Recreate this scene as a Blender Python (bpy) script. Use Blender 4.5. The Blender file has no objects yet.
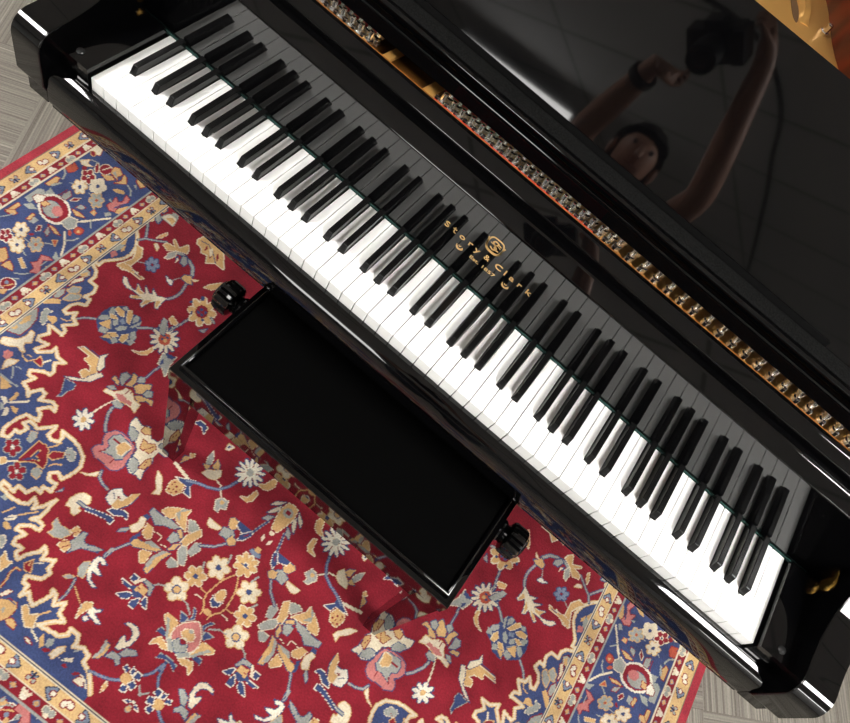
import bpy, bmesh, math, random
import numpy as np
from mathutils import Vector, Matrix
random.seed(7)
S = bpy.context.scene
COL = S.collection
PI = math.pi

# ------------------------------------------------------------------ materials
def mat(name, col=(.8, .8, .8), rough=.5, metal=0., spec=.5, **kw):
    m = bpy.data.materials.new(name); m.use_nodes = True
    b = m.node_tree.nodes['Principled BSDF']
    b.inputs['Base Color'].default_value = (*col, 1)
    b.inputs['Roughness'].default_value = rough
    b.inputs['Metallic'].default_value = metal
    b.inputs['Specular IOR Level'].default_value = spec
    for k, v in kw.items(): b.inputs[k.replace('_', ' ')].default_value = v
    return m
def nd(m, t, **kw):
    n = m.node_tree.nodes.new(t)
    for k, v in kw.items():
        if k in n.inputs: n.inputs[k].default_value = v
        else: setattr(n, k, v)
    return n
def lk(m, a, b): m.node_tree.links.new(a, b)
def bsdf(m): return m.node_tree.nodes['Principled BSDF']
def ramp(m, fac, stops):
    r = nd(m, 'ShaderNodeValToRGB'); e = r.color_ramp.elements
    while len(e) < len(stops): e.new(.5)
    for k, (p, c) in enumerate(stops): e[k].position = p; e[k].color = (*c, 1)
    lk(m, fac, r.inputs['Fac']); return r.outputs['Color']
def bump(m, h, strength=.3, dist=.001):
    b = nd(m, 'ShaderNodeBump'); b.inputs['Strength'].default_value = strength; b.inputs['Distance'].default_value = dist
    lk(m, h, b.inputs['Height']); lk(m, b.outputs['Normal'], bsdf(m).inputs['Normal'])
def noise(m, scale, detail=3, vec=None):
    n = nd(m, 'ShaderNodeTexNoise', Scale=scale, Detail=detail)
    if vec is None:
        tc = nd(m, 'ShaderNodeTexCoord'); vec = tc.outputs['Object']
    lk(m, vec, n.inputs['Vector']); return n.outputs['Fac']

def gloss(name, rough=.035):
    m = mat(name, (.0012, .0012, .0014), rough, IOR=1.53)
    n = noise(m, 900, 2)
    lk(m, ramp(m, n, [(.70, (.0012, .0012, .0014)), (.80, (.0045, .0045, .0045))]), bsdf(m).inputs['Base Color'])
    return m
M = {}
M['black'] = gloss('polished_black_lacquer')
M['pad'] = mat('black_felt_strip', (.006, .006, .006), .9, spec=.06)
lk(M['pad'], ramp(M['pad'], noise(M['pad'], 420, 4), [(.38, (.0022, .0022, .0022)), (.72, (.0120, .0120, .0115))]), bsdf(M['pad']).inputs['Base Color'])
M['seat'] = mat('black_velvet', (.001, .001, .001), .95, spec=.03, Sheen_Weight=.004, Sheen_Roughness=.35)
lk(M['seat'], ramp(M['seat'], noise(M['seat'], 300, 4), [(.4, (.0005, .0005, .0005)), (.75, (.0012, .0012, .0012))]), bsdf(M['seat']).inputs['Base Color'])
M['ivory'] = mat('white_key_acrylic', (.86, .86, .84), .22)
M['ebony'] = mat('black_key_satin', (.004, .004, .004), .2)
M['gold_letter'] = mat('gold_leaf', (.58, .36, .14), .45, .35)
M['brass'] = mat('brass', (.85, .50, .12), .25, 1)
M['amber'] = mat('amber_stained_wood', (.22, .075, .010), .5)
M['plate'] = mat('bronze_plate_lacquer', (.74, .41, .115), .42, .3)
bump(M['plate'], noise(M['plate'], 130, 2), .7, .004)
M['plate_smooth'] = mat('gold_plate_lacquer', (.66, .36, .10), .38, .6)
M['steel'] = mat('nickel_plated_steel', (.86, .84, .80), .2, 1)
M['red_felt'] = mat('red_felt', (.62, .010, .018), .95)
M['green_felt'] = mat('dark_green_felt', (.004, .030, .024), .95)
M['red_wood'] = mat('red_mahogany', (.2, .03, .01), .42, spec=.25)
w = nd(M['red_wood'], 'ShaderNodeTexWave', Scale=9, Distortion=6, Detail=3)
mp = nd(M['red_wood'], 'ShaderNodeMapping'); mp.inputs['Scale'].default_value = (1, 1, .35)
tcw = nd(M['red_wood'], 'ShaderNodeTexCoord'); lk(M['red_wood'], tcw.outputs['Object'], mp.inputs['Vector']); lk(M['red_wood'], mp.outputs['Vector'], w.inputs['Vector'])
lk(M['red_wood'], ramp(M['red_wood'], w.outputs['Fac'], [(0, (.045, .0055, .0014)), (1, (.105, .0125, .003))]), bsdf(M['red_wood']).inputs['Base Color'])
M['lip'] = mat('matt_black_ledge', (.0015, .0015, .0015), .7, spec=.05)
M['rubber'] = mat('black_rubber', (.01, .01, .01), .35)

# rug pile: the colours are the knots themselves
m = M['rug'] = mat('rug_wool_pile', (.3, .05, .06), .95, spec=.1, Sheen_Weight=.12, Sheen_Roughness=.5)
at = nd(m, 'ShaderNodeAttribute', attribute_name='knots')
mx = nd(m, 'ShaderNodeMix', data_type='RGBA', blend_type='MULTIPLY'); mx.inputs['Factor'].default_value = 1
tcr = nd(m, 'ShaderNodeTexCoord')
n1 = noise(m, 16, 6, tcr.outputs['Object']); n2 = noise(m, 260, 3, tcr.outputs['Object'])
c1 = ramp(m, n1, [(.32, (.49, .48, .49)), (.68, (.77, .77, .76))]); c2 = ramp(m, n2, [(.3, (.80, .80, .80)), (.7, (1.15, 1.15, 1.15))])
m2 = nd(m, 'ShaderNodeMix', data_type='RGBA', blend_type='MULTIPLY'); m2.inputs['Factor'].default_value = 1
lk(m, c1, m2.inputs['A']); lk(m, c2, m2.inputs['B'])
lk(m, at.outputs['Color'], mx.inputs['A']); lk(m, m2.outputs['Result'], mx.inputs['B']); lk(m, mx.outputs['Result'], bsdf(m).inputs['Base Color'])
bump(m, n2, .5, .002)

# carpet tiles, quarter-turned ribs
ROOM = math.radians(28.5)
m = M['carpet'] = mat('ribbed_carpet_tile', (.3, .28, .25), .95, spec=.1)
tc = nd(m, 'ShaderNodeTexCoord'); mp = nd(m, 'ShaderNodeMapping'); T = .637
mp.inputs['Rotation'].default_value = (0, 0, -ROOM); mp.inputs['Location'].default_value = (.88 + 20 * T, .30 + 20 * T, 0)
lk(m, tc.outputs['Object'], mp.inputs['Vector'])
sp = nd(m, 'ShaderNodeSeparateXYZ'); lk(m, mp.outputs['Vector'], sp.inputs['Vector'])
def mth(m, op, a, b=None):
    n = nd(m, 'ShaderNodeMath', operation=op)
    for k, v in enumerate((a, b)):
        if v is None: continue
        if isinstance(v, (int, float)): n.inputs[k].default_value = v
        else: lk(m, v, n.inputs[k])
    return n.outputs[0]
ix = mth(m, 'FLOOR', mth(m, 'DIVIDE', sp.outputs['X'], T)); iy = mth(m, 'FLOOR', mth(m, 'DIVIDE', sp.outputs['Y'], T))
par = mth(m, 'MODULO', mth(m, 'ADD', mth(m, 'ADD', ix, iy), 1), 2)
def mixf(m, f, a, b):
    n = nd(m, 'ShaderNodeMix', data_type='FLOAT'); lk(m, f, n.inputs['Factor']); lk(m, a, n.inputs['A']); lk(m, b, n.inputs['B']); return n.outputs['Result']
along = mixf(m, par, sp.outputs['X'], sp.outputs['Y']); other = mixf(m, par, sp.outputs['Y'], sp.outputs['X'])
def comb(m, x, y, z=0.):
    n = nd(m, 'ShaderNodeCombineXYZ')
    for k, v in enumerate((x, y, z)):
        if isinstance(v, (int, float)): n.inputs[k].default_value = v
        else: lk(m, v, n.inputs[k])
    return n.outputs[0]
va = comb(m, mth(m, 'MULTIPLY', along, 190), mth(m, 'MULTIPLY', other, 1.2), par)
vb = comb(m, mth(m, 'MULTIPLY', along, 42), mth(m, 'MULTIPLY', other, 1.5), mth(m, 'ADD', ix, mth(m, 'MULTIPLY', iy, 3.7)))
na = nd(m, 'ShaderNodeTexNoise', Scale=1, Detail=1.5); lk(m, va, na.inputs['Vector'])
nb = nd(m, 'ShaderNodeTexNoise', Scale=1, Detail=2); lk(m, vb, nb.inputs['Vector'])
nc = noise(m, 210, 3, tc.outputs['Object'])
sm = mth(m, 'ADD', mth(m, 'MULTIPLY', na.outputs['Fac'], .62), mth(m, 'ADD', mth(m, 'MULTIPLY', nb.outputs['Fac'], .22), mth(m, 'MULTIPLY', nc, .16)))
lk(m, ramp(m, sm, [(.30, (.066, .059, .050)), (.46, (.135, .122, .104)), (.58, (.185, .169, .144)), (.72, (.27, .25, .215))]), bsdf(m).inputs['Base Color'])
bump(m, sm, .6, .003)

m = M['ceiling'] = mat('ceiling_tile_white', (.78, .78, .77), .9)
tc = nd(m, 'ShaderNodeTexCoord'); mp = nd(m, 'ShaderNodeMapping'); mp.inputs['Rotation'].default_value = (0, 0, -math.radians(32)); lk(m, tc.outputs['Object'], mp.inputs['Vector'])
br = nd(m, 'ShaderNodeTexBrick', offset=0.0, Scale=1, **{'Mortar Size': .012, 'Brick Width': 1.2, 'Row Height': .6}); lk(m, mp.outputs['Vector'], br.inputs['Vector'])
br.inputs['Color1'].default_value = (.80, .80, .80, 1); br.inputs['Color2'].default_value = (.84, .84, .85, 1); br.inputs['Mortar'].default_value = (.42, .42, .42, 1)
lk(m, br.outputs['Color'], bsdf(m).inputs['Base Color'])
m = M['wall'] = mat('painted_wall', (.5, .495, .48), .8)
bump(m, noise(m, 90, 3), .1, .002)
M['frame'] = mat('white_enamel', (.8, .8, .8), .4)
def lamp(name, strength, col=(1, .98, .95)):
    m = mat(name, (.9, .9, .9), .5); b = bsdf(m)
    b.inputs['Emission Color'].default_value = (*col, 1); b.inputs['Emission Strength'].default_value = strength; return m
M['skin'] = mat('skin', (.50, .27, .19), .5); M['shirt'] = mat('charcoal_shirt', (.012, .012, .014), .9); M['trousers'] = mat('dark_trousers', (.02, .022, .03), .9)
M['hair'] = mat('dark_hair', (.012, .008, .006), .6); M['eye'] = mat('eye', (.03, .02, .015), .2); M['shoe'] = mat('shoe_leather', (.02, .018, .016), .4)

# ------------------------------------------------------------------ helpers
def tag(o, label=None, cat=None, group=None, kind=None):
    if label: o['label'] = label
    if cat: o['category'] = cat
    if group: o['group'] = group
    if kind: o['kind'] = kind
    return o
def thing(name, label, cat, loc=(0, 0, 0), rz=0, group=None):
    o = bpy.data.objects.new(name, None); o.location = loc; o.rotation_euler = (0, 0, rz); o.empty_display_size = .1
    COL.objects.link(o); return tag(o, label, cat, group)
def obj(name, bm, m, parent=None, smooth=35, loc=None, wn=True):
    me = bpy.data.meshes.new(name); bmesh.ops.recalc_face_normals(bm, faces=bm.faces); bm.to_mesh(me); bm.free()
    if smooth:
        me.polygons.foreach_set('use_smooth', [True] * len(me.polygons)); me.set_sharp_from_angle(angle=math.radians(smooth))
    me.materials.append(m)
    o = bpy.data.objects.new(name, me); COL.objects.link(o)
    if smooth and wn:
        w = o.modifiers.new('weighted_normal', 'WEIGHTED_NORMAL'); w.keep_sharp = True; w.weight = 90
    if parent: o.parent = parent
    if loc: o.location = loc
    return o
def dup(o, loc, parent=None):
    c = o.copy(); COL.objects.link(c); c.location = loc
    if parent: c.parent = parent
    return c
def box(bm, x0, x1, y0, y1, z0, z1):
    v = [bm.verts.new(p) for p in ((x0, y0, z0), (x1, y0, z0), (x1, y1, z0), (x0, y1, z0), (x0, y0, z1), (x1, y0, z1), (x1, y1, z1), (x0, y1, z1))]
    for f in ((3, 2, 1, 0), (4, 5, 6, 7), (0, 1, 5, 4), (1, 2, 6, 5), (2, 3, 7, 6), (3, 0, 4, 7)): bm.faces.new([v[i] for i in f])
    return bm
def bev(bm, w, seg=3, edges=None, ang=25):
    e = edges or [e for e in bm.edges if len(e.link_faces) == 2 and e.calc_face_angle(0) > math.radians(ang)]
    bmesh.ops.bevel(bm, geom=e, offset=w, segments=seg, profile=.5, affect='EDGES', clamp_overlap=True); return bm
def bbox(x0, x1, y0, y1, z0, z1, w=.002, seg=3):
    return bev(box(bmesh.new(), x0, x1, y0, y1, z0, z1), w, seg)
def prism(pts, lo, hi, axis='x'):
    """closed outline swept along one axis; pts are (y,z) for x, (x,y) for z"""
    bm = bmesh.new()
    f = (lambda p, t: (t, p[0], p[1])) if axis == 'x' else (lambda p, t: (p[0], p[1], t))
    a = [bm.verts.new(f(p, lo)) for p in pts]; b = [bm.verts.new(f(p, hi)) for p in pts]
    n = len(pts)
    for i in range(n): bm.faces.new((a[i], a[(i + 1) % n], b[(i + 1) % n], b[i]))
    bm.faces.new(a[::-1]); bm.faces.new(b); return bm
def arc(cx, cy, r, a0, a1, n=8): return [(cx + r * math.cos(math.radians(a0 + (a1 - a0) * i / n)), cy + r * math.sin(math.radians(a0 + (a1 - a0) * i / n))) for i in range(n + 1)]
def lathe(prof, n=20, mx=None, flute=None):
    """profile of (r, h) turned about z"""
    bm = bmesh.new(); rings = []
    for r, h in prof:
        ring = []
        for i in range(n):
            rr = r * (1 - (.07 if flute and flute[0] <= h <= flute[1] and i % 2 else 0))
            ring.append(bm.verts.new((rr * math.cos(2 * PI * i / n), rr * math.sin(2 * PI * i / n), h)))
        rings.append(ring)
    for a, b in zip(rings, rings[1:]):
        for i in range(n): bm.faces.new((a[i], a[(i + 1) % n], b[(i + 1) % n], b[i]))
    bm.faces.new(rings[0][::-1]); bm.faces.new(rings[-1])
    if mx is not None: bmesh.ops.transform(bm, matrix=mx, verts=bm.verts)
    return bm
def smooth_path(pts, n=6, closed=False):
    out = []; N = len(pts)
    for i in range(N if closed else N - 1):
        p0, p1, p2, p3 = (pts[(i - 1) % N], pts[i], pts[(i + 1) % N], pts[(i + 2) % N]) if closed else (pts[max(i - 1, 0)], pts[i], pts[i + 1], pts[min(i + 2, N - 1)])
        for k in range(n):
            t = k / n
            out.append(tuple(.5 * ((2 * b) + (-a + c) * t + (2 * a - 5 * b + 4 * c - d) * t * t + (-a + 3 * b - 3 * c + d) * t ** 3) for a, b, c, d in zip(p0, p1, p2, p3)))
    if not closed: out.append(tuple(pts[-1]))
    return out
def tube(pts, r, n=10):
    bm = bmesh.new(); rings = []
    P = [Vector(p) for p in pts]
    for i, p in enumerate(P):
        d = (P[min(i + 1, len(P) - 1)] - P[max(i - 1, 0)]).normalized(); a = d.orthogonal().normalized() if i == 0 else (a - d * a.dot(d)).normalized(); b = d.cross(a)
        rr = r[i] if isinstance(r, (list, tuple)) else r
        rings.append([bm.verts.new(p + a * rr * math.cos(2 * PI * k / n) + b * rr * math.sin(2 * PI * k / n)) for k in range(n)])
    for u, v in zip(rings, rings[1:]):
        for k in range(n): bm.faces.new((u[k], u[(k + 1) % n], v[(k + 1) % n], v[k]))
    bm.faces.new(rings[0][::-1]); bm.faces.new(rings[-1]); return bm

# ------------------------------------------------------------------ camera
cd = bpy.data.cameras.new('view'); cam = bpy.data.objects.new('view', cd); COL.objects.link(cam)
right = Vector((0.760003, 0.556156, 0.336283)); down = Vector((0.649661, -0.635497, -0.417234)); fwd = Vector((-0.018341, 0.535569, -0.844292))
CPOS = Vector((0.02944, -0.54461, 1.59602))
cam.matrix_world = Matrix.Translation(CPOS) @ Matrix((right, -down, -fwd)).transposed().to_4x4()
cd.sensor_width = 36; cd.lens = 725.767 / 850 * 36; cd.clip_start = .004
S.camera = cam

# ------------------------------------------------------------------ room
RX = Matrix.Rotation(ROOM, 4, 'Z'); HALF = 5.6; ZC = 2.7
def rp(x, y): v = RX @ Vector((x, y, 0)); return v.x, v.y
def slab(name, x0, x1, y0, y1, z0, z1, m):
    o = obj(name, box(bmesh.new(), x0, x1, y0, y1, z0, z1), m, smooth=0); o.rotation_euler = (0, 0, ROOM); return tag(o, kind='structure')
fl = obj('floor', box(bmesh.new(), -8, 8, -8, 8, -.1, 0), M['carpet'], smooth=0); tag(fl, kind='structure')
ce = obj('ceiling', box(bmesh.new(), -8, 8, -8, 8, ZC, ZC + .1), M['ceiling'], smooth=0); tag(ce, kind='structure')
slab('wall_back', -HALF, HALF, -HALF - .1, -HALF, 0, ZC, M['wall']); slab('wall_front', -HALF, HALF, HALF, HALF + .1, 0, ZC, M['wall'])
slab('wall_left', -HALF - .1, -HALF, -HALF, HALF, 0, ZC, M['wall']); slab('wall_right', HALF, HALF + .1, -HALF, HALF, 0, ZC, M['wall'])

def ceiling_light(x, y, lx, ly, strength, label, rz=ROOM):
    t = thing('ceiling_light', label, 'light', (x, y, ZC - .06), rz, 'ceiling lights')
    bm = bmesh.new()
    for a in ((-lx / 2 - .03, -lx / 2, -ly / 2 - .03, ly / 2 + .03), (lx / 2, lx / 2 + .03, -ly / 2 - .03, ly / 2 + .03), (-lx / 2, lx / 2, -ly / 2 - .03, -ly / 2), (-lx / 2, lx / 2, ly / 2, ly / 2 + .03)): box(bm, *a, 0, .06)
    obj('frame', bm, M['frame'], t, smooth=0)
    obj('diffuser', box(bmesh.new(), -lx / 2, lx / 2, -ly / 2, ly / 2, .012, .05), lamp('lit_diffuser', strength), t, smooth=0)
ceiling_light(-2.7, -.75, 1.5, .7, 22, 'lit ceiling panel over the bass end of the keyboard', 0)
ceiling_light(2.15, -.75, 1.5, .7, 22, 'lit ceiling panel over the treble end of the keyboard', 0)
ceiling_light(-2.6, 3.0, 1.2, .6, 6, 'lit ceiling panel beyond the tail of the piano, bass side')
ceiling_light(2.8, 3.2, 1.2, .6, 6, 'lit ceiling panel beyond the tail of the piano, treble side')
ceiling_light(3.4, -3.9, 1.2, .6, 9, 'lit ceiling panel behind the player, treble side')


sb = thing('studio_softbox', 'large white studio softbox on a black stand behind the player', 'lamp', (-.93, -4.02, 0), math.radians(9))
TL = math.radians(42); ct, s_t = math.cos(TL), math.sin(TL)
def tilt(bm):
    for v in bm.verts: y, z = v.co.y, v.co.z - 2.57; v.co.y = y * ct + z * s_t; v.co.z = 2.57 - y * s_t + z * ct
    return bm
obj('diffuser', tilt(box(bmesh.new(), -.52, .52, 0, .006, 1.40, 2.57)), lamp('lit_softbox_cloth', 4.2), sb, smooth=0)
bm = bmesh.new(); a = [bm.verts.new((x * .53, .004, z)) for x, z in ((-1, 1.39), (1, 1.39), (1, 2.58), (-1, 2.58))]; b = [bm.verts.new((x * .09, -.42, 1.985 + z * .09)) for x, z in ((-1, -1), (1, -1), (1, 1), (-1, 1))]
for k in range(4): bm.faces.new((a[k], a[(k + 1) % 4], b[(k + 1) % 4], b[k]))
bm.faces.new(b); obj('housing', tilt(bm), M['rubber'], sb, 0)
obj('stand', tube([(0, -.71, .35), (0, -.71, 2.40)], .014, 12), M['rubber'], sb)
for k in range(3):
    q = 2 * PI * k / 3 + .5; obj('leg', tube([(0, -.71, .42), (.45 * math.cos(q), -.71 + .45 * math.sin(q), .012)], .010, 8), M['rubber'], sb)

# ------------------------------------------------------------------ rug
PAL=dict(r=(128,29,42),n=(58,70,110),d=(92,24,34),R=(158,50,62),g=(196,158,106),G=(204,170,118),c=(210,197,171),w=(216,208,189),s=(150,152,145),l=(116,127,146),p=(185,114,109),o=(172,80,58),k=(42,47,70),t=(108,99,90))
KEYS='rndRgGcwslpokt'
DS=.0022; HS=1.035; T0=-.895; TM=.6
NS=int(round(HS/DS)); NT=int(round((TM-T0)/DS))
def rug_paint(SH, FE):
    A=np.zeros((NT,NS),np.uint8)          # rows t, cols s from -HS to 0
    X=(-HS+(np.arange(NS)+.5)*DS)*1000; Y=(T0+(np.arange(NT)+.5)*DS)*1000
    def box(x0,x1,y0,y1):
        i0=max(0,int((x0/1000+HS)/DS)-1); i1=min(NS,int((x1/1000+HS)/DS)+2)
        j0=max(0,int((y0/1000-T0)/DS)-1); j1=min(NT,int((y1/1000-T0)/DS)+2)
        return i0,i1,j0,j1
    def poly(c,p):
        xs=[q[0] for q in p]; ys=[q[1] for q in p]
        i0,i1,j0,j1=box(min(xs),max(xs),min(ys),max(ys))
        if i0>=i1 or j0>=j1: return
        x=X[i0:i1][None,:]; y=Y[j0:j1][:,None]; m=np.zeros((j1-j0,i1-i0),bool)
        for k in range(len(p)):
            x1,y1=p[k-1]; x2,y2=p[k]
            if y1==y2: continue
            m^=((y1>y)!=(y2>y))&(x<(x2-x1)*(y-y1)/(y2-y1)+x1)
        A[j0:j1,i0:i1][m]=KEYS.index(c)
    def line(c,p,w,closed):
        r=w/2; xs=[q[0] for q in p]; ys=[q[1] for q in p]
        segs=list(zip(p,p[1:]))+([(p[-1],p[0])] if closed else [])
        for (x1,y1),(x2,y2) in segs:
            i0,i1,j0,j1=box(min(x1,x2)-r,max(x1,x2)+r,min(y1,y2)-r,max(y1,y2)+r)
            if i0>=i1 or j0>=j1: continue
            x=X[i0:i1][None,:]; y=Y[j0:j1][:,None]; dx,dy=x2-x1,y2-y1
            L=dx*dx+dy*dy; u=np.clip(((x-x1)*dx+(y-y1)*dy)/L,0,1) if L else 0
            m=(x-x1-u*dx)**2+(y-y1-u*dy)**2<=r*r
            A[j0:j1,i0:i1][m]=KEYS.index(c)
    def draw(s,f=None):
        c,k,p,w=s
        if f: p=[f(*q) for q in p]
        if k=='P': poly(c,p)
        else: line(c,p,w,k=='L')
    def rect(c,x0,x1,y0,y1): poly(c,[(x0,y0),(x1,y0),(x1,y1),(x0,y1)])
    # field, spandrels and their flowers
    for s in SH[3:FE]:
        if -340<sum(q[1] for q in s[2])/len(s[2])<60 and sum(q[0] for q in s[2])/len(s[2])>-600: draw(s,lambda x,y:(x,600-y))
    draw(SH[0])
    for k in (0,1):
        for s in SH[FE:]:
            xm=sum(q[0] for q in s[2])/len(s[2]); ym=sum(q[1] for q in s[2])/len(s[2])
            x,y=xm+235+k*165,ym-470-k*60
            if ym>-300 and y<-215-(x+737)*.87 and x<-330-k*10 and y>-565: draw(s,lambda a,b:(a+235+k*165,b-470-k*60))
    for s in SH[1:FE]: draw(s)
    # bands: frame drawn from the outside in; the near band first
    def band(c,a0,a1):
        rect(c,-1035+a0,-1035+a1,-895+a0,700); rect(c,-1035+a0,10,-895+a0,-895+a1)
    band('R',0,24); band('t',22,25); band('G',25,57); band('c',55,60); band('r',59,81); band('c',80,83); band('n',83,260)
    band('s',258,262); band('r',262,283); band('c',283,288); band('G',287,314); band('c',312,314); band('k',314,317); band('c',317,319)
    # main border flowers
    for k in (-2,-1,1,0):
        for s in SH[FE:]: 
            y=sum(q[1] for q in s[2])/len(s[2])
            if y<-300:
                if k==0: draw(s)
            elif not(k==-1 and y>300): draw(s,(lambda x,y,k=k:(x,y+452*k)))
    rect('n',-1035,-780,-900,-640)
    for k in (0,1,2):
        for s in SH[FE:]:
            y=sum(q[1] for q in s[2])/len(s[2])
            if y>-300: draw(s,(lambda x,y,k=k:(-1000+y+452*k, -895+(x+1035))))
    for s in SH[FE:]:
        if sum(q[1] for q in s[2])/len(s[2])<-300: draw(s)
    band('R',0,24); band('t',22,25); band('G',25,57); band('c',55,60); band('r',59,81); band('c',80,83)
    band('s',258,262); band('r',262,283); band('c',283,288); band('G',287,314); band('c',312,314); band('k',314,317); band('c',317,319)
    # guard stripe motifs in local (across a, along b)
    def el(c,f,a,b,ra,rb,n=10): poly(c,[f(a+ra*math.cos(2*math.pi*i/n),b+rb*math.sin(2*math.pi*i/n)) for i in range(n)])
    def star(f,a,b):
        for q in (-1,1):
            line('k',[f(a-1,b),f(a+6,b+7*q)],5,False); line('l',[f(a-1,b),f(a+5,b+6*q)],2.6,False)
            el('r',f,a-4,b+6*q,6,5); el('s',f,a-4,b+6*q,4,3.4)
        line('k',[f(a-2,b),f(a+8,b)],4,False)
    def chev(f,a,b,q):
        line('k',[f(a-9,b+7*q),f(a,b-7*q),f(a+9,b+7*q)],9,False); line('l',[f(a-9,b+7*q),f(a,b-6*q),f(a+9,b+7*q)],5.5,False)
        el('r',f,a,b+7*q,6.5,7); el('w',f,a,b+7*q,4.4,5)
    def blob(f,a,b):
        for q in (-1,1): el('r',f,a+2*q,b+6*q,8,8)
        el('r',f,a+6,b,5,6)
        for q in (-1,1): el('w',f,a+2*q,b+6*q,5.4,5.4)
        el('w',f,a+5,b,3.4,4)
    def flower(f,a,b):
        for q in (-1,0,1): line('c',[f(a-7,b),f(a+5,b+8*q)],6,False)
        el('w',f,a-4,b,5,7)
    def lobe(f,a,b):
        for q in (-1,1): el('c',f,a+2,b+6*q,8,8)
        for q in (-1,1): el('s',f,a+2,b+6*q,6,6)
        el('c',f,a-6,b,4,5)
    def diam(f,a,b): el('l',f,a,b,6.5,8,4); el('g',f,a,b,4.2,5.5,6)
    def stripe(f,ag,b0,ar,br,lo,hi,inner):
        n0=int((lo-b0)//40.5); 
        for i in range(n0,int((hi-b0)//40.5)+1):
            b=b0+i*40.5; k=i%4
            if k==0: star(f,ag,b)
            elif k==2: blob(f,ag,b)
            else: chev(f,ag,b,1 if k==1 else -1)
        n0=int((lo-br)//27)
        for i in range(n0,int((hi-br)//27)+1):
            b=br+i*27; k=i%4
            if k%2: diam(f,ar,b)
            elif k==0: flower(f,ar,b)
            else: lobe(f,ar,b)
    L=lambda a,b:(-1035+a,b); N=lambda a,b:(b,-895+a)
    stripe(L,41,139,70,-105,-860,700,0); stripe(L,300,-22,273,56-108,-580,700,1)
    stripe(N,41,-170,70,-160,-1000,10,0); stripe(N,300,-170,273,-160,-720,10,1)
    return A

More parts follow.
